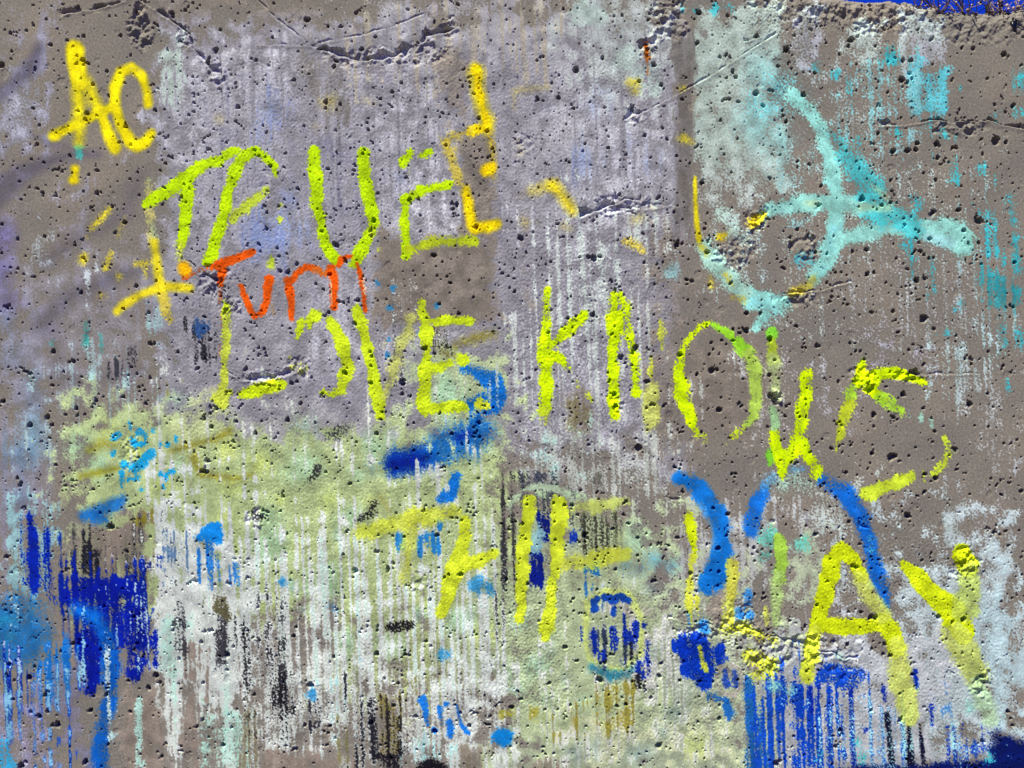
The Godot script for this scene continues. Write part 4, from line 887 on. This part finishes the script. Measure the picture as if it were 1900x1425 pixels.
func shape_relief():
	# how strongly the skin of the concrete is pimpled, place by place
	coarse(290, 60, 1280, 900, 60, 1.0)
	coarse(930, 380, 1260, 700, 60, 1.25)
	coarse(690, 440, 925, 600, 20, 0.45)
	coarse(1285, 0, 1470, 400, 30, 0.6)
	coarse(400, 780, 960, 1425, 60, 0.9)
	coarse(890, 1050, 1080, 1345, 40, 1.4)
	coarse(1080, 1050, 1500, 1425, 60, 1.2)
	coarse(1480, 960, 1900, 1425, 60, 1.0)
	coarse(1500, 100, 1900, 700, 60, 0.4)
	coarse(1380, -20, 1910, 70, 24, 1.7)
	# small air holes
	rng.seed = 90210
	for k in 6800:
		var px := rng.randf_range(-160.0, 2060.0)
		var py := rng.randf_range(-40.0, 1560.0)
		var r := 0.95 + 2.0 * pow(rng.randf(), 6.0)
		pit(px, py, r, rng.randf_range(0.8, 1.3), rng.randf_range(0.0, PI))
	for k in 420:
		var px := rng.randf_range(-160.0, 2060.0)
		var py := rng.randf_range(-40.0, 1560.0)
		for c in rng.randi_range(2, 5):
			pit(px + rng.randfn(0.0, 9.0), py + rng.randfn(0.0, 7.0), rng.randf_range(1.2, 2.4), rng.randf_range(0.8, 1.4), rng.randf_range(0.0, PI))
	for k in 90:
		var px := rng.randf_range(-160.0, 2060.0)
		var py := rng.randf_range(-40.0, 1560.0)
		var lean := rng.randf_range(-0.6, 0.6)
		for c in rng.randi_range(2, 4):
			pit(px + rng.randfn(0.0, 4.5), py + rng.randfn(0.0, 3.0) + lean * c, rng.randf_range(1.6, 3.4), rng.randf_range(0.7, 1.5), rng.randf_range(0.0, PI))
	# shallow blisters and dents
	for k in 500:
		var px := rng.randf_range(-100.0, 2000.0)
		var py := rng.randf_range(-40.0, 1500.0)
		pit(px, py, rng.randf_range(3.0, 7.0), rng.randf_range(0.8, 1.3), rng.randf_range(0.0, PI), rng.randf_range(0.4, 1.0))
	big_holes()
	pit(1193, 80, 6.5, 1.3, 0.2, 6.0)
	pit(1189, 86, 4.0)
	# cracks
	crack([112, 26, 130, 20, 168, 16, 224, 3, 250, -10], 2.6, 7.0, 1.0)
	crack([258, -4, 289, 16, 329, 45, 353, 63, 358, 87, 389, 124, 411, 142], 2.8, 8.0, 1.0)
	crack([470, -8, 502, 24, 512, 34, 549, 63, 580, 82], 1.0, 2.5)
	crack([478, 82, 544, 83, 575, 82], 1.0, 2.0, 0.9)
	crack([580, 80, 592, 88, 617, 97, 654, 106, 680, 108, 707, 108, 746, 97, 765, 86], 2.6, 9.0, 1.3, 6.0)
	crack([746, 96, 768, 84, 784, 70, 790, 60, 820, 57, 844, 50], 5.0, 16.0, 1.0, 4.0)
	crack([583, 82, 628, 71, 667, 66, 738, 45, 786, 26], 0.9, 2.0, 0.3)
	crack([1158, 222, 1172, 214, 1203, 203, 1243, 182, 1287, 158, 1335, 129, 1387, 95, 1440, 62], 1.1, 2.4, 0.8, 1.5)
	crack([1158, 220, 1172, 212, 1200, 204], 2.5, 4.0, 1.6, 2.0)
	crack([1076, 393, 1111, 387, 1132, 379, 1158, 366, 1190, 367], 6.0, 15.0, 1.2, 5.0)
	crack([1150, 385, 1170, 386, 1215, 382, 1245, 376], 1.6, 4.0, 0.8, 4.0)
	crack([1382, 76, 1396, 71, 1410, 66], 4.0, 5.0, 1.2, 2.0)
	crack([1629, 229, 1663, 229, 1700, 226, 1724, 222, 1768, 225, 1834, 224, 1860, 230, 1910, 238], 2.4, 8.0, 1.4, 4.0)
	crack([330, 470, 350, 484, 382, 508, 408, 530, 432, 560], 2.8, 9.0, 1.0, 7.0)
	crack([421, 690, 450, 700, 480, 706, 505, 704, 532, 694, 556, 680], 2.0, 5.0, 1.6, 6.0)
	crack([1453, 545, 1492, 542, 1515, 538, 1542, 532, 1579, 521], 1.2, 3.0, 1.2, 3.0)
	crack([1640, 693, 1716, 695, 1760, 693, 1820, 692], 0.9, 1.8, 0.6, 3.0)
	crack([1240, 1148, 1290, 1150, 1330, 1160, 1355, 1172, 1390, 1170, 1410, 1178, 1440, 1180], 1.7, 5.0, 1.6, 8.0)
	crack([1430, 1180, 1470, 1190, 1500, 1200, 1540, 1212, 1590, 1226], 1.8, 5.0, 1.4, 8.0)
	crack([1416, 962, 1426, 964, 1437, 969], 1.6, 3.5, 0.5, 1.0)
	crack([1593, 966, 1596, 976, 1608, 978, 1617, 982], 1.6, 5.0, 0.8, 1.0)
	crack([1236, 921, 1248, 926, 1262, 926], 1.8, 4.0, 0.8, 1.5)
	crack([960, 245, 985, 262, 998, 275], 0.9, 1.5, 0.5, 3.0)
	crack([1468, 462, 1472, 450, 1484, 443, 1502, 442, 1508, 448], 3.0, 7.0, 0.2, 1.5)
	# broken, stony places
	crumbs(262, 44, 28, 50, 1.0)
	crumbs(345, 70, 18, 30, 0.6)
	crumbs(400, 135, 24, 20, 0.9)
	crumbs(685, 105, 95, 22, 0.7)
	crumbs(790, 92, 50, 26, 0.8)
	crumbs(830, 48, 28, 20, 0.8)
	crumbs(1240, 40, 46, 46, 0.9)
	crumbs(1200, 86, 16, 22, 0.9)
	crumbs(1172, 214, 30, 12, 0.7)
	crumbs(1150, 380, 70, 20, 0.8)
	crumbs(1405, 405, 34, 24, 1.0)
	crumbs(1365, 468, 46, 34, 0.6)
	crumbs(1500, 470, 26, 20, 0.6)
	crumbs(1480, 555, 48, 20, 0.8)
	crumbs(1790, 238, 60, 14, 0.8)
	crumbs(395, 525, 36, 36, 0.9)
	crumbs(425, 568, 22, 22, 0.9)
	crumbs(475, 700, 55, 16, 0.8)
	crumbs(550, 678, 26, 24, 0.9)
	crumbs(1600, 706, 34, 26, 0.8)
	crumbs(1690, 700, 34, 16, 0.9)
	crumbs(1440, 738, 14, 18, 0.9)
	crumbs(1145, 750, 16, 14, 0.8)
	crumbs(240, 835, 26, 34, 0.6)
	crumbs(480, 960, 26, 22, 0.8)
	crumbs(1350, 1165, 110, 26, 0.8)
	crumbs(1490, 1205, 110, 30, 0.9)
	crumbs(1415, 1225, 44, 34, 0.9)
	crumbs(1789, 1045, 34, 32, 1.2)
	crumbs(1822, 1268, 28, 26, 0.9)
	crumbs(1570, 1240, 40, 24, 0.5)
	crumbs(1380, 1130, 36, 30, 0.5)
	crumbs(975, 268, 26, 22, 0.5)
	crumbs(780, 1080, 24, 20, 0.5)
	crumbs(1183, 830, 22, 16, 0.5)
	crumbs(1700, 16, 120, 24, 0.9)
	crumbs(1560, 24, 130, 26, 0.8)
	crumbs(1840, 44, 130, 40, 0.5)
	crumbs(1640, 40, 60, 30, 0.8)
	crumbs(1430, 2, 60, 14, 0.6)
	var skin := noise_field(FastNoiseLite.TYPE_SIMPLEX_SMOOTH, 0.2, 2, 21, nx, ny)
	var bead := noise_field(FastNoiseLite.TYPE_CELLULAR, 0.10, 1, 22, nx, ny)
	var stone := noise_field(FastNoiseLite.TYPE_CELLULAR, 0.11, 2, 23, nx, ny)
	var rock := noise_field(FastNoiseLite.TYPE_SIMPLEX_SMOOTH, 0.06, 4, 24, nx, ny)
	for n in hgt.size():
		var r := rough[n]
		var h := hgt[n] + wide[n] * 0.55 + blot[n] * 0.05 + r * (skin[n] * 0.11 + fine[n] * 0.08) + maxf(r - 0.45, 0.0) * fine[n] * 0.13 - maxf(r - 0.8, 0.0) * bead[n] * 0.30
		var c := crumb[n]
		if c > 0.0:
			h += c * (rock[n] * 1.7 - stone[n] * 1.3 - 1.0)
		hgt[n] = h


func big_holes():
	# air holes one can pick out: x, y, radius
	var a := [126, 75, 4, 94, 84, 4.5, 224, 65, 4, 173, 157, 5, 145, 206, 5, 161, 210, 4, 62, 201, 3, 441, 199, 5, 400, 92, 5, 385, 115, 5, 181, 359, 5, 20, 62, 4, 3, 120, 6, 170, 185, 3, 350, 213, 3.5, 360, 207, 3, 96, 12, 3, 233, 235, 3.5, 571, 36, 6, 624, 112, 5, 619, 124, 5, 604, 189, 4, 605, 201, 3, 632, 49, 4, 904, 243, 4, 728, 170, 3, 592, 89, 6, 506, 69, 3.5, 1298, 22, 6, 1186, 150, 6, 1403, 173, 6, 1069, 130, 6, 1118, 108, 5, 1173, 201, 8, 1266, 184, 3.5, 1360, 132, 4.5, 1366, 143, 4.5, 1227, 158, 4, 1214, 120, 5, 1303, 338, 5.5, 1416, 196, 5]
	var b := [1460, 90, 6, 1580, 73, 5.5, 1588, 54, 4.5, 1491, 176, 5, 1688, 137, 6, 1674, 147, 6.5, 1684, 153, 5, 1692, 146, 5, 1459, 226, 5, 1658, 280, 7, 1684, 279, 5, 1703, 265, 5, 1700, 278, 4, 1739, 266, 5.5, 1741, 292, 6, 1775, 274, 5, 1849, 260, 8, 1867, 264, 5, 1822, 258, 4, 1863, 101, 6, 1871, 105, 4, 1737, 334, 5, 1880, 197, 5, 1442, 67, 4, 1404, 69, 5, 1404, 172, 5, 1599, 368, 7, 1895, 121, 4, 1785, 88, 4, 1806, 90, 4]
	var c := [231, 412, 5, 155, 479, 4, 99, 652, 4, 136, 670, 4, 129, 672, 3, 118, 689, 3.5, 39, 370, 4, 254, 531, 4, 366, 683, 5, 612, 509, 6, 884, 421, 5, 623, 455, 5, 694, 409, 4.5, 806, 474, 5, 821, 486, 4, 520, 503, 5, 534, 505, 5, 642, 485, 4.5, 663, 557, 5, 787, 646, 5, 746, 708, 8, 659, 600, 4.5, 688, 710, 5, 640, 692, 5.5, 628, 559, 4, 966, 442, 6, 1103, 479, 7, 1113, 476, 6, 1092, 477, 4, 1256, 454, 6, 1266, 452, 4, 1169, 386, 8, 1179, 647, 7, 1175, 655, 5, 1152, 663, 5.5, 1100, 584, 5, 1200, 708, 5.5, 1053, 591, 5, 1316, 529, 4.5, 1387, 614, 6, 1385, 581, 5, 1321, 688, 7, 1330, 686, 4, 1293, 695, 4.5, 1262, 658, 5, 1312, 468, 5, 1274, 519, 4, 1284, 521, 3]
	var d := [1734, 392, 6, 1728, 397, 4, 1779, 389, 6, 1818, 409, 7, 1812, 405, 4, 1788, 427, 5, 1726, 443, 5, 1609, 463, 6, 1610, 508, 5, 1622, 506, 4, 1701, 520, 6, 1716, 591, 7, 1478, 605, 5, 1697, 696, 9, 1690, 692, 6, 1429, 628, 5.5, 1438, 668, 4.5, 1514, 468, 4, 1535, 471, 3.5, 1480, 425, 3.5, 1679, 418, 5, 1653, 376, 4, 1637, 381, 4, 56, 788, 5, 88, 774, 4.5, 205, 978, 6, 385, 855, 6, 379, 874, 7, 381, 866, 4, 393, 792, 5, 438, 782, 5, 57, 920, 4, 12, 1033, 4, 135, 891, 5, 5, 745, 5, 401, 758, 5, 345, 821, 4, 534, 779, 4, 699, 804, 4, 475, 804, 5, 750, 996, 4.5, 811, 993, 4, 659, 1058, 6, 730, 1045, 5, 854, 1066, 6, 888, 785, 4.5]
	var e := [1139, 731, 6, 1143, 753, 6, 1185, 831, 6, 1253, 867, 5, 1062, 938, 4, 1166, 971, 5, 1241, 1012, 4, 1350, 954, 5, 1332, 1017, 5, 1335, 760, 6, 1432, 735, 8, 1439, 741, 7, 1442, 748, 5, 1614, 725, 6, 1676, 732, 6, 1799, 751, 7, 1622, 770, 5, 1659, 774, 4, 1734, 800, 5, 1653, 850, 8, 1660, 846, 6, 1618, 842, 5, 1737, 887, 6, 1716, 913, 5, 1684, 957, 6, 1590, 1053, 5, 1583, 1050, 4, 1513, 991, 5, 1859, 918, 5, 1896, 912, 4, 361, 1078, 7, 353, 1081, 4, 421, 1214, 5.5, 17, 1233, 6, 91, 1283, 5, 84, 1289, 4, 105, 1345, 6, 97, 1347, 4, 159, 1413, 6, 72, 1329, 7, 58, 1321, 5, 414, 1383, 5.5, 40, 1420, 8, 48, 1414, 5, 24, 1298, 5, 55, 1257, 5, 276, 1278, 5, 242, 1321, 5, 193, 1125, 4, 289, 1253, 5, 88, 1319, 4, 168, 1318, 5]
	var f := [659, 1061, 6, 655, 1072, 4, 799, 1113, 5, 578, 1271, 7, 699, 1213, 5, 871, 1347, 5, 950, 1313, 5, 806, 1357, 6, 688, 1342, 5, 612, 1347, 4, 545, 1180, 4, 1049, 1201, 5, 1112, 1262, 6, 1019, 1268, 4.5, 1224, 1255, 6, 1223, 1385, 6, 1262, 1263, 5.5, 1335, 1334, 5, 1208, 1295, 4, 1742, 1145, 5.5, 1626, 1147, 5, 1616, 1146, 5, 1768, 1154, 4, 1788, 1150, 5.5, 1653, 1217, 4, 1824, 1255, 5, 1671, 1335, 6, 1560, 1355, 5, 1440, 1416, 6, 1447, 1412, 4, 1616, 1318, 6, 1548, 1190, 4, 1573, 1195, 4, 1480, 300, 3, 700, 1024, 3.5, 640, 1110, 3.5, 1200, 990, 3.5, 1312, 1010, 3.5, 1870, 1320, 4]
	for list in [a, b, c, d, e, f]:
		for k in range(0, list.size(), 3):
			var r: float = list[k + 2] * 0.8
			pit(list[k], list[k + 1], r, rng.randf_range(0.85, 1.2), rng.randf_range(0.0, PI))
			if r > 4.6:
				pit(list[k] + rng.randf_range(-0.7, 0.7) * r, list[k + 1] + rng.randf_range(-0.4, 0.4) * r, r * 0.6, rng.randf_range(0.8, 1.3), rng.randf_range(0.0, PI))


# ------------------------------------------------------------------ the wall's meshes
func make_wall():
	var n := nx * ny
	var pos := PackedVector3Array()
	pos.resize(n)
	var edges := PackedFloat32Array()
	for i in nx:
		var e := edge_at(xs[i])
		if xs[i] > 1380.0:
			e += blot[(TOP_ROWS + 30) * nx + i] * 1.1 + fine[(TOP_ROWS + 40) * nx + i] * 0.4
		edges.append(e)
	for j in ny:
		var back := 0.0
		if j < TOP_ROWS:
			back = 300.0 * pow(1.0 - float(j) / TOP_ROWS, 1.6)
		for i in nx:
			var k := j * nx + i
			var h := hgt[k]
			var below := ys[j] - edges[i]
			var s := back + maxf(0.0, -below)
			if s > 0.0:
				pos[k] = at(xs[i], edges[i] - h * 0.4 - 1.0, -0.001 * (s + 9.0))
			else:
				var round_off := maxf(0.0, 1.0 - below / 22.0)
				pos[k] = at(xs[i], ys[j], 0.001 * (h - 9.0 * round_off * round_off))
	var nrm := PackedVector3Array()
	nrm.resize(n)
	for j in ny:
		var up := maxi(j - 1, 0) * nx
		var dn := mini(j + 1, ny - 1) * nx
		for i in nx:
			var l := maxi(i - 1, 0)
			var r := mini(i + 1, nx - 1)
			nrm[j * nx + i] = (pos[j * nx + r] - pos[j * nx + l]).cross(pos[up + i] - pos[dn + i]).normalized()
	# fine dirt in the colour
	for k in n:
		var g := 1.0 + 0.045 * speck[k] + 0.03 * fine[k]
		var q := col[k]
		col[k] = Color(clampf(q.r * g, 0.0, 1.0), clampf(q.g * g, 0.0, 1.0), clampf(q.b * g, 0.0, 1.0))
	var index := []
	var total := parts.size() + 1
	for p in total:
		index.append(PackedInt32Array())
	var body := PackedInt32Array()
	body.resize((nx - 1) * (ny - 1) * 6)
	var m := 0
	var cells := []
	for p in total:
		cells.append(PackedInt32Array())
	for j in ny - 1:
		for i in nx - 1:
			var k := j * nx + i
			var id := pid[k]
			if id == 0:
				body[m] = k
				body[m + 1] = k + 1
				body[m + 2] = k + nx + 1
				body[m + 3] = k
				body[m + 4] = k + nx + 1
				body[m + 5] = k + nx
				m += 6
			else:
				cells[id].append(k)
	body.resize(m)
	var mat := StandardMaterial3D.new()
	mat.resource_name = "painted_concrete"
	mat.vertex_color_use_as_albedo = true
	mat.vertex_color_is_srgb = true
	mat.roughness = 0.82
	mat.metallic_specular = 0.22
	var wall := Node3D.new()
	wall.name = "concrete_wall"
	add_child(wall)
	wall.set_meta("label", "pitted grey concrete wall covered in layers of worn spray paint and lettering")
	wall.set_meta("category", "wall")
	add_mesh(wall, "wall_face", pos, nrm, col, body, mat)
	var block := MeshInstance3D.new()
	block.name = "wall_body"
	var bm := BoxMesh.new()
	bm.size = Vector3(4.49, BASE_Y + 1.39, 0.26)
	block.mesh = bm
	var cm := StandardMaterial3D.new()
	cm.albedo_color = Color(TAUPE)
	cm.roughness = 0.9
	block.material_override = cm
	wall.add_child(block, true)
	block.position = Vector3(0.0, (BASE_Y + 1.39) / 2.0, -0.175)
	var holders := []
	for k in words.size():
		var hold := Node3D.new()
		hold.name = "painted_word"
		wall.add_child(hold, true)
		hold.set_meta("label", words[k])
		holders.append(hold)
	for part in parts:
		var list: PackedInt32Array = cells[part[0]]
		if list.size() < 6:
			continue
		var seen := {}
		var lp := PackedVector3Array()
		var ln := PackedVector3Array()
		var lc := PackedColorArray()
		var li := PackedInt32Array()
		for k in list:
			var quad := [k, k + 1, k + nx + 1, k + nx]
			var got := []
			for v in quad:
				if not seen.has(v):
					seen[v] = lp.size()
					lp.append(pos[v])
					ln.append(nrm[v])
					lc.append(col[v])
				got.append(seen[v])
			li.append_array([got[0], got[1], got[2], got[0], got[2], got[3]])
		var holder: Node3D = wall if part[3] < 0 else holders[part[3]]
		var o := add_mesh(holder, part[1], lp, ln, lc, li, mat)
		o.set_meta("label", part[2])


func add_mesh(parent: Node3D, called: String, v: PackedVector3Array, nr: PackedVector3Array, c: PackedColorArray, idx: PackedInt32Array, mat: Material) -> MeshInstance3D:
	var arrays := []
	arrays.resize(Mesh.ARRAY_MAX)
	arrays[Mesh.ARRAY_VERTEX] = v
	arrays[Mesh.ARRAY_NORMAL] = nr
	arrays[Mesh.ARRAY_COLOR] = c
	arrays[Mesh.ARRAY_INDEX] = idx
	var am := ArrayMesh.new()
	am.add_surface_from_arrays(Mesh.PRIMITIVE_TRIANGLES, arrays)
	am.surface_set_material(0, mat)
	var o := MeshInstance3D.new()
	o.name = called
	o.mesh = am
	parent.add_child(o, true)
	return o


func make_ground():
	var g := MeshInstance3D.new()
	g.name = "ground"
	var pm := PlaneMesh.new()
	pm.size = Vector2(300.0, 300.0)
	g.mesh = pm
	var m := StandardMaterial3D.new()
	m.roughness = 0.95
	var f := FastNoiseLite.new()
	f.seed = 5
	f.frequency = 0.02
	f.fractal_octaves = 5
	var t := NoiseTexture2D.new()
	t.width = 512
	t.height = 512
	t.seamless = true
	t.noise = f
	var ramp := Gradient.new()
	ramp.set_color(0, Color("47423a"))
	ramp.set_color(1, Color("655d50"))
	t.color_ramp = ramp
	m.albedo_texture = t
	m.uv1_triplanar = true
	m.uv1_world_triplanar = true
	m.uv1_scale = Vector3(0.4, 0.4, 0.4)
	g.material_override = m
	add_child(g)
	g.set_meta("kind", "structure")
	g.set_meta("label", "bare gravelly ground in front of the concrete wall")


# ------------------------------------------------------------------ small things
func tube(st: SurfaceTool, pts: Array, r0: float, r1: float, sides := 6):
	var last := pts.size() - 1
	var rings := []
	for k in pts.size():
		var p: Vector3 = pts[k]
		var d: Vector3 = (pts[mini(k + 1, last)] - pts[maxi(k - 1, 0)]).normalized()
		var a := d.cross(Vector3(0.13, 0.21, 0.97)).normalized()
		var b := d.cross(a)
		var r := lerpf(r0, r1, float(k) / maxi(last, 1))
		var ring := []
		for s in sides:
			var t := TAU * s / sides
			ring.append(p + (a * cos(t) + b * sin(t)) * r)
		rings.append(ring)
	for k in last:
		for s in sides:
			var s2 := (s + 1) % sides
			for v in [rings[k][s], rings[k + 1][s], rings[k][s2], rings[k][s2], rings[k + 1][s], rings[k + 1][s2]]:
				st.add_vertex(v)
	for s in range(1, sides - 1):
		for v in [rings[last][0], rings[last][s + 1], rings[last][s]]:
			st.add_vertex(v)
		for v in [rings[0][0], rings[0][s], rings[0][s + 1]]:
			st.add_vertex(v)


func lump(st: SurfaceTool, c: Vector3, size: Vector3, wob: float, turn := 0.0, rings := 7, sides := 10):
	var grid := []
	for a in rings + 1:
		var row := []
		for b in sides:
			var th := PI * a / rings
			var ph := TAU * b / sides
			var v := Vector3(sin(th) * cos(ph), cos(th), sin(th) * sin(ph))
			v *= 1.0 + wob * sin(v.x * 5.1 + v.y * 3.7) * cos(v.z * 4.3 + c.x * 300.0)
			grid_push(row, c + (v * size).rotated(Vector3.BACK, turn))
		grid.append(row)
	for a in rings:
		for b in sides:
			var b2 := (b + 1) % sides
			for v in [grid[a][b], grid[a][b2], grid[a + 1][b], grid[a + 1][b], grid[a][b2], grid[a + 1][b2]]:
				st.add_vertex(v)


func grid_push(row: Array, v: Vector3):
	row.append(v)


func commit(st: SurfaceTool, called: String, mat: Material, parent: Node3D) -> MeshInstance3D:
	st.index()
	st.generate_normals()
	var o := MeshInstance3D.new()
	o.name = called
	o.mesh = st.commit()
	o.material_override = mat
	parent.add_child(o, true)
	return o


func begin() -> SurfaceTool:
	var st := SurfaceTool.new()
	st.begin(Mesh.PRIMITIVE_TRIANGLES)
	st.set_smooth_group(0)
	return st


func plain(colour: String, rough_ := 0.8) -> StandardMaterial3D:
	var m := StandardMaterial3D.new()
	m.albedo_color = Color(colour)
	m.roughness = rough_
	return m


func make_weeds():
	rng.seed = 1234
	var stalk := plain("3c2626")
	var dark := plain("1e1414")
	var straw := plain("857264")
	var bud := plain("c0a9a2")
	# x, root y, stems, spread, height, tone, label
	var spots := [
		[1716.0, 9.0, 3, 10.0, 70.0, 0, "thin upright dry stems at the left end of the weeds"],
		[1752.0, 14.0, 9, 26.0, 80.0, 0, "dense brown tangle of dry weed, widest of the clumps on the wall top"],
		[1803.0, 20.0, 8, 24.0, 80.0, 1, "dry weed with a pale flower head and a root hanging over the edge"],
		[1846.0, 20.0, 9, 14.0, 66.0, 2, "dark bristly tuft of dead grass on the wall top"],
		[1866.0, 18.0, 5, 22.0, 74.0, 0, "sparse dry weed with curled stems, right of the dark tuft"],
		[1897.0, 14.0, 5, 14.0, 60.0, 1, "last dry weed at the right end of the wall top"],
	]
	for s in spots:
		var w := Node3D.new()
		w.name = "dry_weed"
		add_child(w, true)
		w.position = at(s[0], s[1] + 4.0, -0.02)
		w.set_meta("label", s[6])
		w.set_meta("category", "weed")
		w.set_meta("group", "dry weeds growing on top of the wall")
		for k in int(s[2]):
			var st := begin()
			var p := Vector3(rng.randfn(0.0, s[3] * 0.22), rng.randf_range(-2.0, 0.0), rng.randf_range(-18.0, 14.0)) * 0.001
			var lean := Vector3(rng.randfn(0.0, 0.55), 1.0, rng.randfn(0.0, 0.3)).normalized()
			var pts := [p]
			var seg := int(rng.randi_range(5, 8))
			var len_: float = s[4] * rng.randf_range(0.45, 1.1) * 0.001 / seg
			for q in seg:
				lean = (lean + Vector3(rng.randfn(0.0, 0.22), rng.randfn(0.02, 0.12), rng.randfn(0.0, 0.2))).normalized()
				p += lean * len_
				pts.append(p)
			var thick := rng.randf_range(0.0008, 0.0017)
			tube(st, pts, thick, thick * 0.45)
			var mat: Material = [stalk, straw, dark][s[5] if rng.randf() < 0.55 else rng.randi_range(0, 1)]
			var stem := commit(st, "stem", mat, w)
			# side twigs
			for q in rng.randi_range(1, 3):
				var from: Vector3 = pts[rng.randi_range(1, seg - 1)]
				var side := Vector3(rng.randf_range(-1.0, 1.0), rng.randf_range(-0.2, 0.9), rng.randf_range(-0.5, 0.5)).normalized()
				var t2 := begin()
				var mid := from + side * rng.randf_range(0.006, 0.012)
				var tip := mid + (side + Vector3(0, rng.randf_range(-0.8, 0.6), 0)).normalized() * rng.randf_range(0.005, 0.012)
				tube(t2, [from, mid, tip], 0.0008, 0.0005, 5)
				commit(t2, "twig", mat, stem)
				if rng.randf() < 0.45:
					var b2 := begin()
					lump(b2, tip, Vector3(0.0021, 0.0024, 0.0021) * rng.randf_range(0.7, 1.3), 0.25, 0.0, 5, 7)
					commit(b2, "bud", bud if rng.randf() < 0.5 else dark, stem)
		# matted litter round the foot
		for k in 11:
			var st := begin()
			var a := Vector3(rng.randf_range(-1.0, 1.0) * s[3] * 0.9, rng.randf_range(-2.0, 4.0), rng.randf_range(4.0, 16.0)) * 0.001
			var b := a + Vector3(rng.randf_range(-14.0, 14.0), rng.randf_range(-1.0, 5.0), rng.randf_range(-4.0, 4.0)) * 0.001
			tube(st, [a, a.lerp(b, 0.5) + Vector3(0, 0.0015, 0.001), b], 0.0014, 0.0008, 5)
			commit(st, "twig", [stalk, dark, straw][k % 3], w)
		if s[5] == 1:
			var st := begin()
			lump(st, Vector3(0.001, 0.011, 0.006), Vector3(0.0042, 0.0036, 0.0036), 0.3, 0.3)
			commit(st, "flower_head", straw, w)
			var st2 := begin()
			tube(st2, [Vector3(0.0, 0.004, 0.02), Vector3(0.001, -0.004, 0.026), Vector3(0.005, -0.010, 0.024), Vector3(0.007, -0.018, 0.0235)], 0.0012, 0.0006)
			commit(st2, "root", dark, w)
		if s[5] == 2:
			for k in 12:
				var st := begin()
				var foot := Vector3(rng.randf_range(-5.0, 5.0), 0.0, rng.randf_range(2.0, 12.0)) * 0.001
				var tip := foot + Vector3(rng.randfn(0.0, 5.0), rng.randf_range(12.0, 26.0), rng.randfn(0.0, 3.0)) * 0.001
				tube(st, [foot, foot.lerp(tip, 0.5) + Vector3(rng.randfn(0.0, 0.001), 0, 0), tip], 0.0013, 0.0003, 5)
				commit(st, "blade", dark, w)
	# a pale blade of grass and a pale bud lying near the tuft
	var blade := Node3D.new()
	blade.name = "grass_blade"
	add_child(blade)
	blade.position = at(1868, 22, -0.01)
	var bs := begin()
	tube(bs, [Vector3(0, 0, 0), Vector3(0.010, 0.0045, 0.003), Vector3(0.022, 0.014, 0.004)], 0.0009, 0.0003)
	commit(bs, "blade", straw, blade)
	blade.set_meta("label", "single pale straw blade leaning right on the wall top")
	blade.set_meta("category", "grass")


func make_beetle():
	var b := Node3D.new()
	b.name = "beetle"
	add_child(b)
	var k := iy(46.0) * nx + ix(1881.0)
	var below := 46.0 - edge_at(1881.0)
	var ro := maxf(0.0, 1.0 - below / 22.0)
	b.position = at(1881, 46, 0.001 * (hgt[k] - 9.0 * ro * ro) + 0.0025)
	b.set_meta("label", "small black beetle with long legs climbing the wall near its top edge")
	b.set_meta("category", "beetle")
	var shell := plain("08080a", 0.32)
	var st := begin()
	lump(st, Vector3(0.0, -0.002, 0.0), Vector3(0.0056, 0.0088, 0.0036), 0.03, 0.08, 10, 16)
	lump(st, Vector3(0.0022, 0.0068, 0.0002), Vector3(0.0040, 0.0042, 0.0028), 0.04, -0.4, 8, 12)
	commit(st, "abdomen", shell, b)
	var hd := begin()
	lump(hd, Vector3(-0.0012, 0.0118, 0.0), Vector3(0.0022, 0.0024, 0.0019), 0.03, 0.2, 8, 10)
	commit(hd, "head", shell, b)
	var legs := [
		[0.004, 0.003, 0.0165, 0.0075], [0.005, -0.003, 0.021, -0.0035], [0.004, 0.0, 0.0085, 0.0005],
		[-0.003, -0.008, -0.0045, -0.0125], [0.002, -0.009, 0.0065, -0.0165], [-0.004, 0.002, -0.0062, 0.0028],
	]
	for l in legs:
		var ls := begin()
		var p0 := Vector3(l[0], l[1], 0.0)
		var p2 := Vector3(l[2], l[3], -0.0015)
		tube(ls, [p0, p0.lerp(p2, 0.5) + Vector3(0.0, 0.0006, 0.002), p2], 0.0009, 0.0006)
		commit(ls, "leg", shell, b)
	for s in [[-0.0045, 0.0150], [0.0015, 0.0152]]:
		var an := begin()
		tube(an, [Vector3(-0.0012, 0.0132, 0.0004), Vector3(s[0], s[1] - 0.0012, 0.001), Vector3(s[0] + 0.0014, s[1], 0.001)], 0.00045, 0.0003)
		commit(an, "antenna", shell, b)
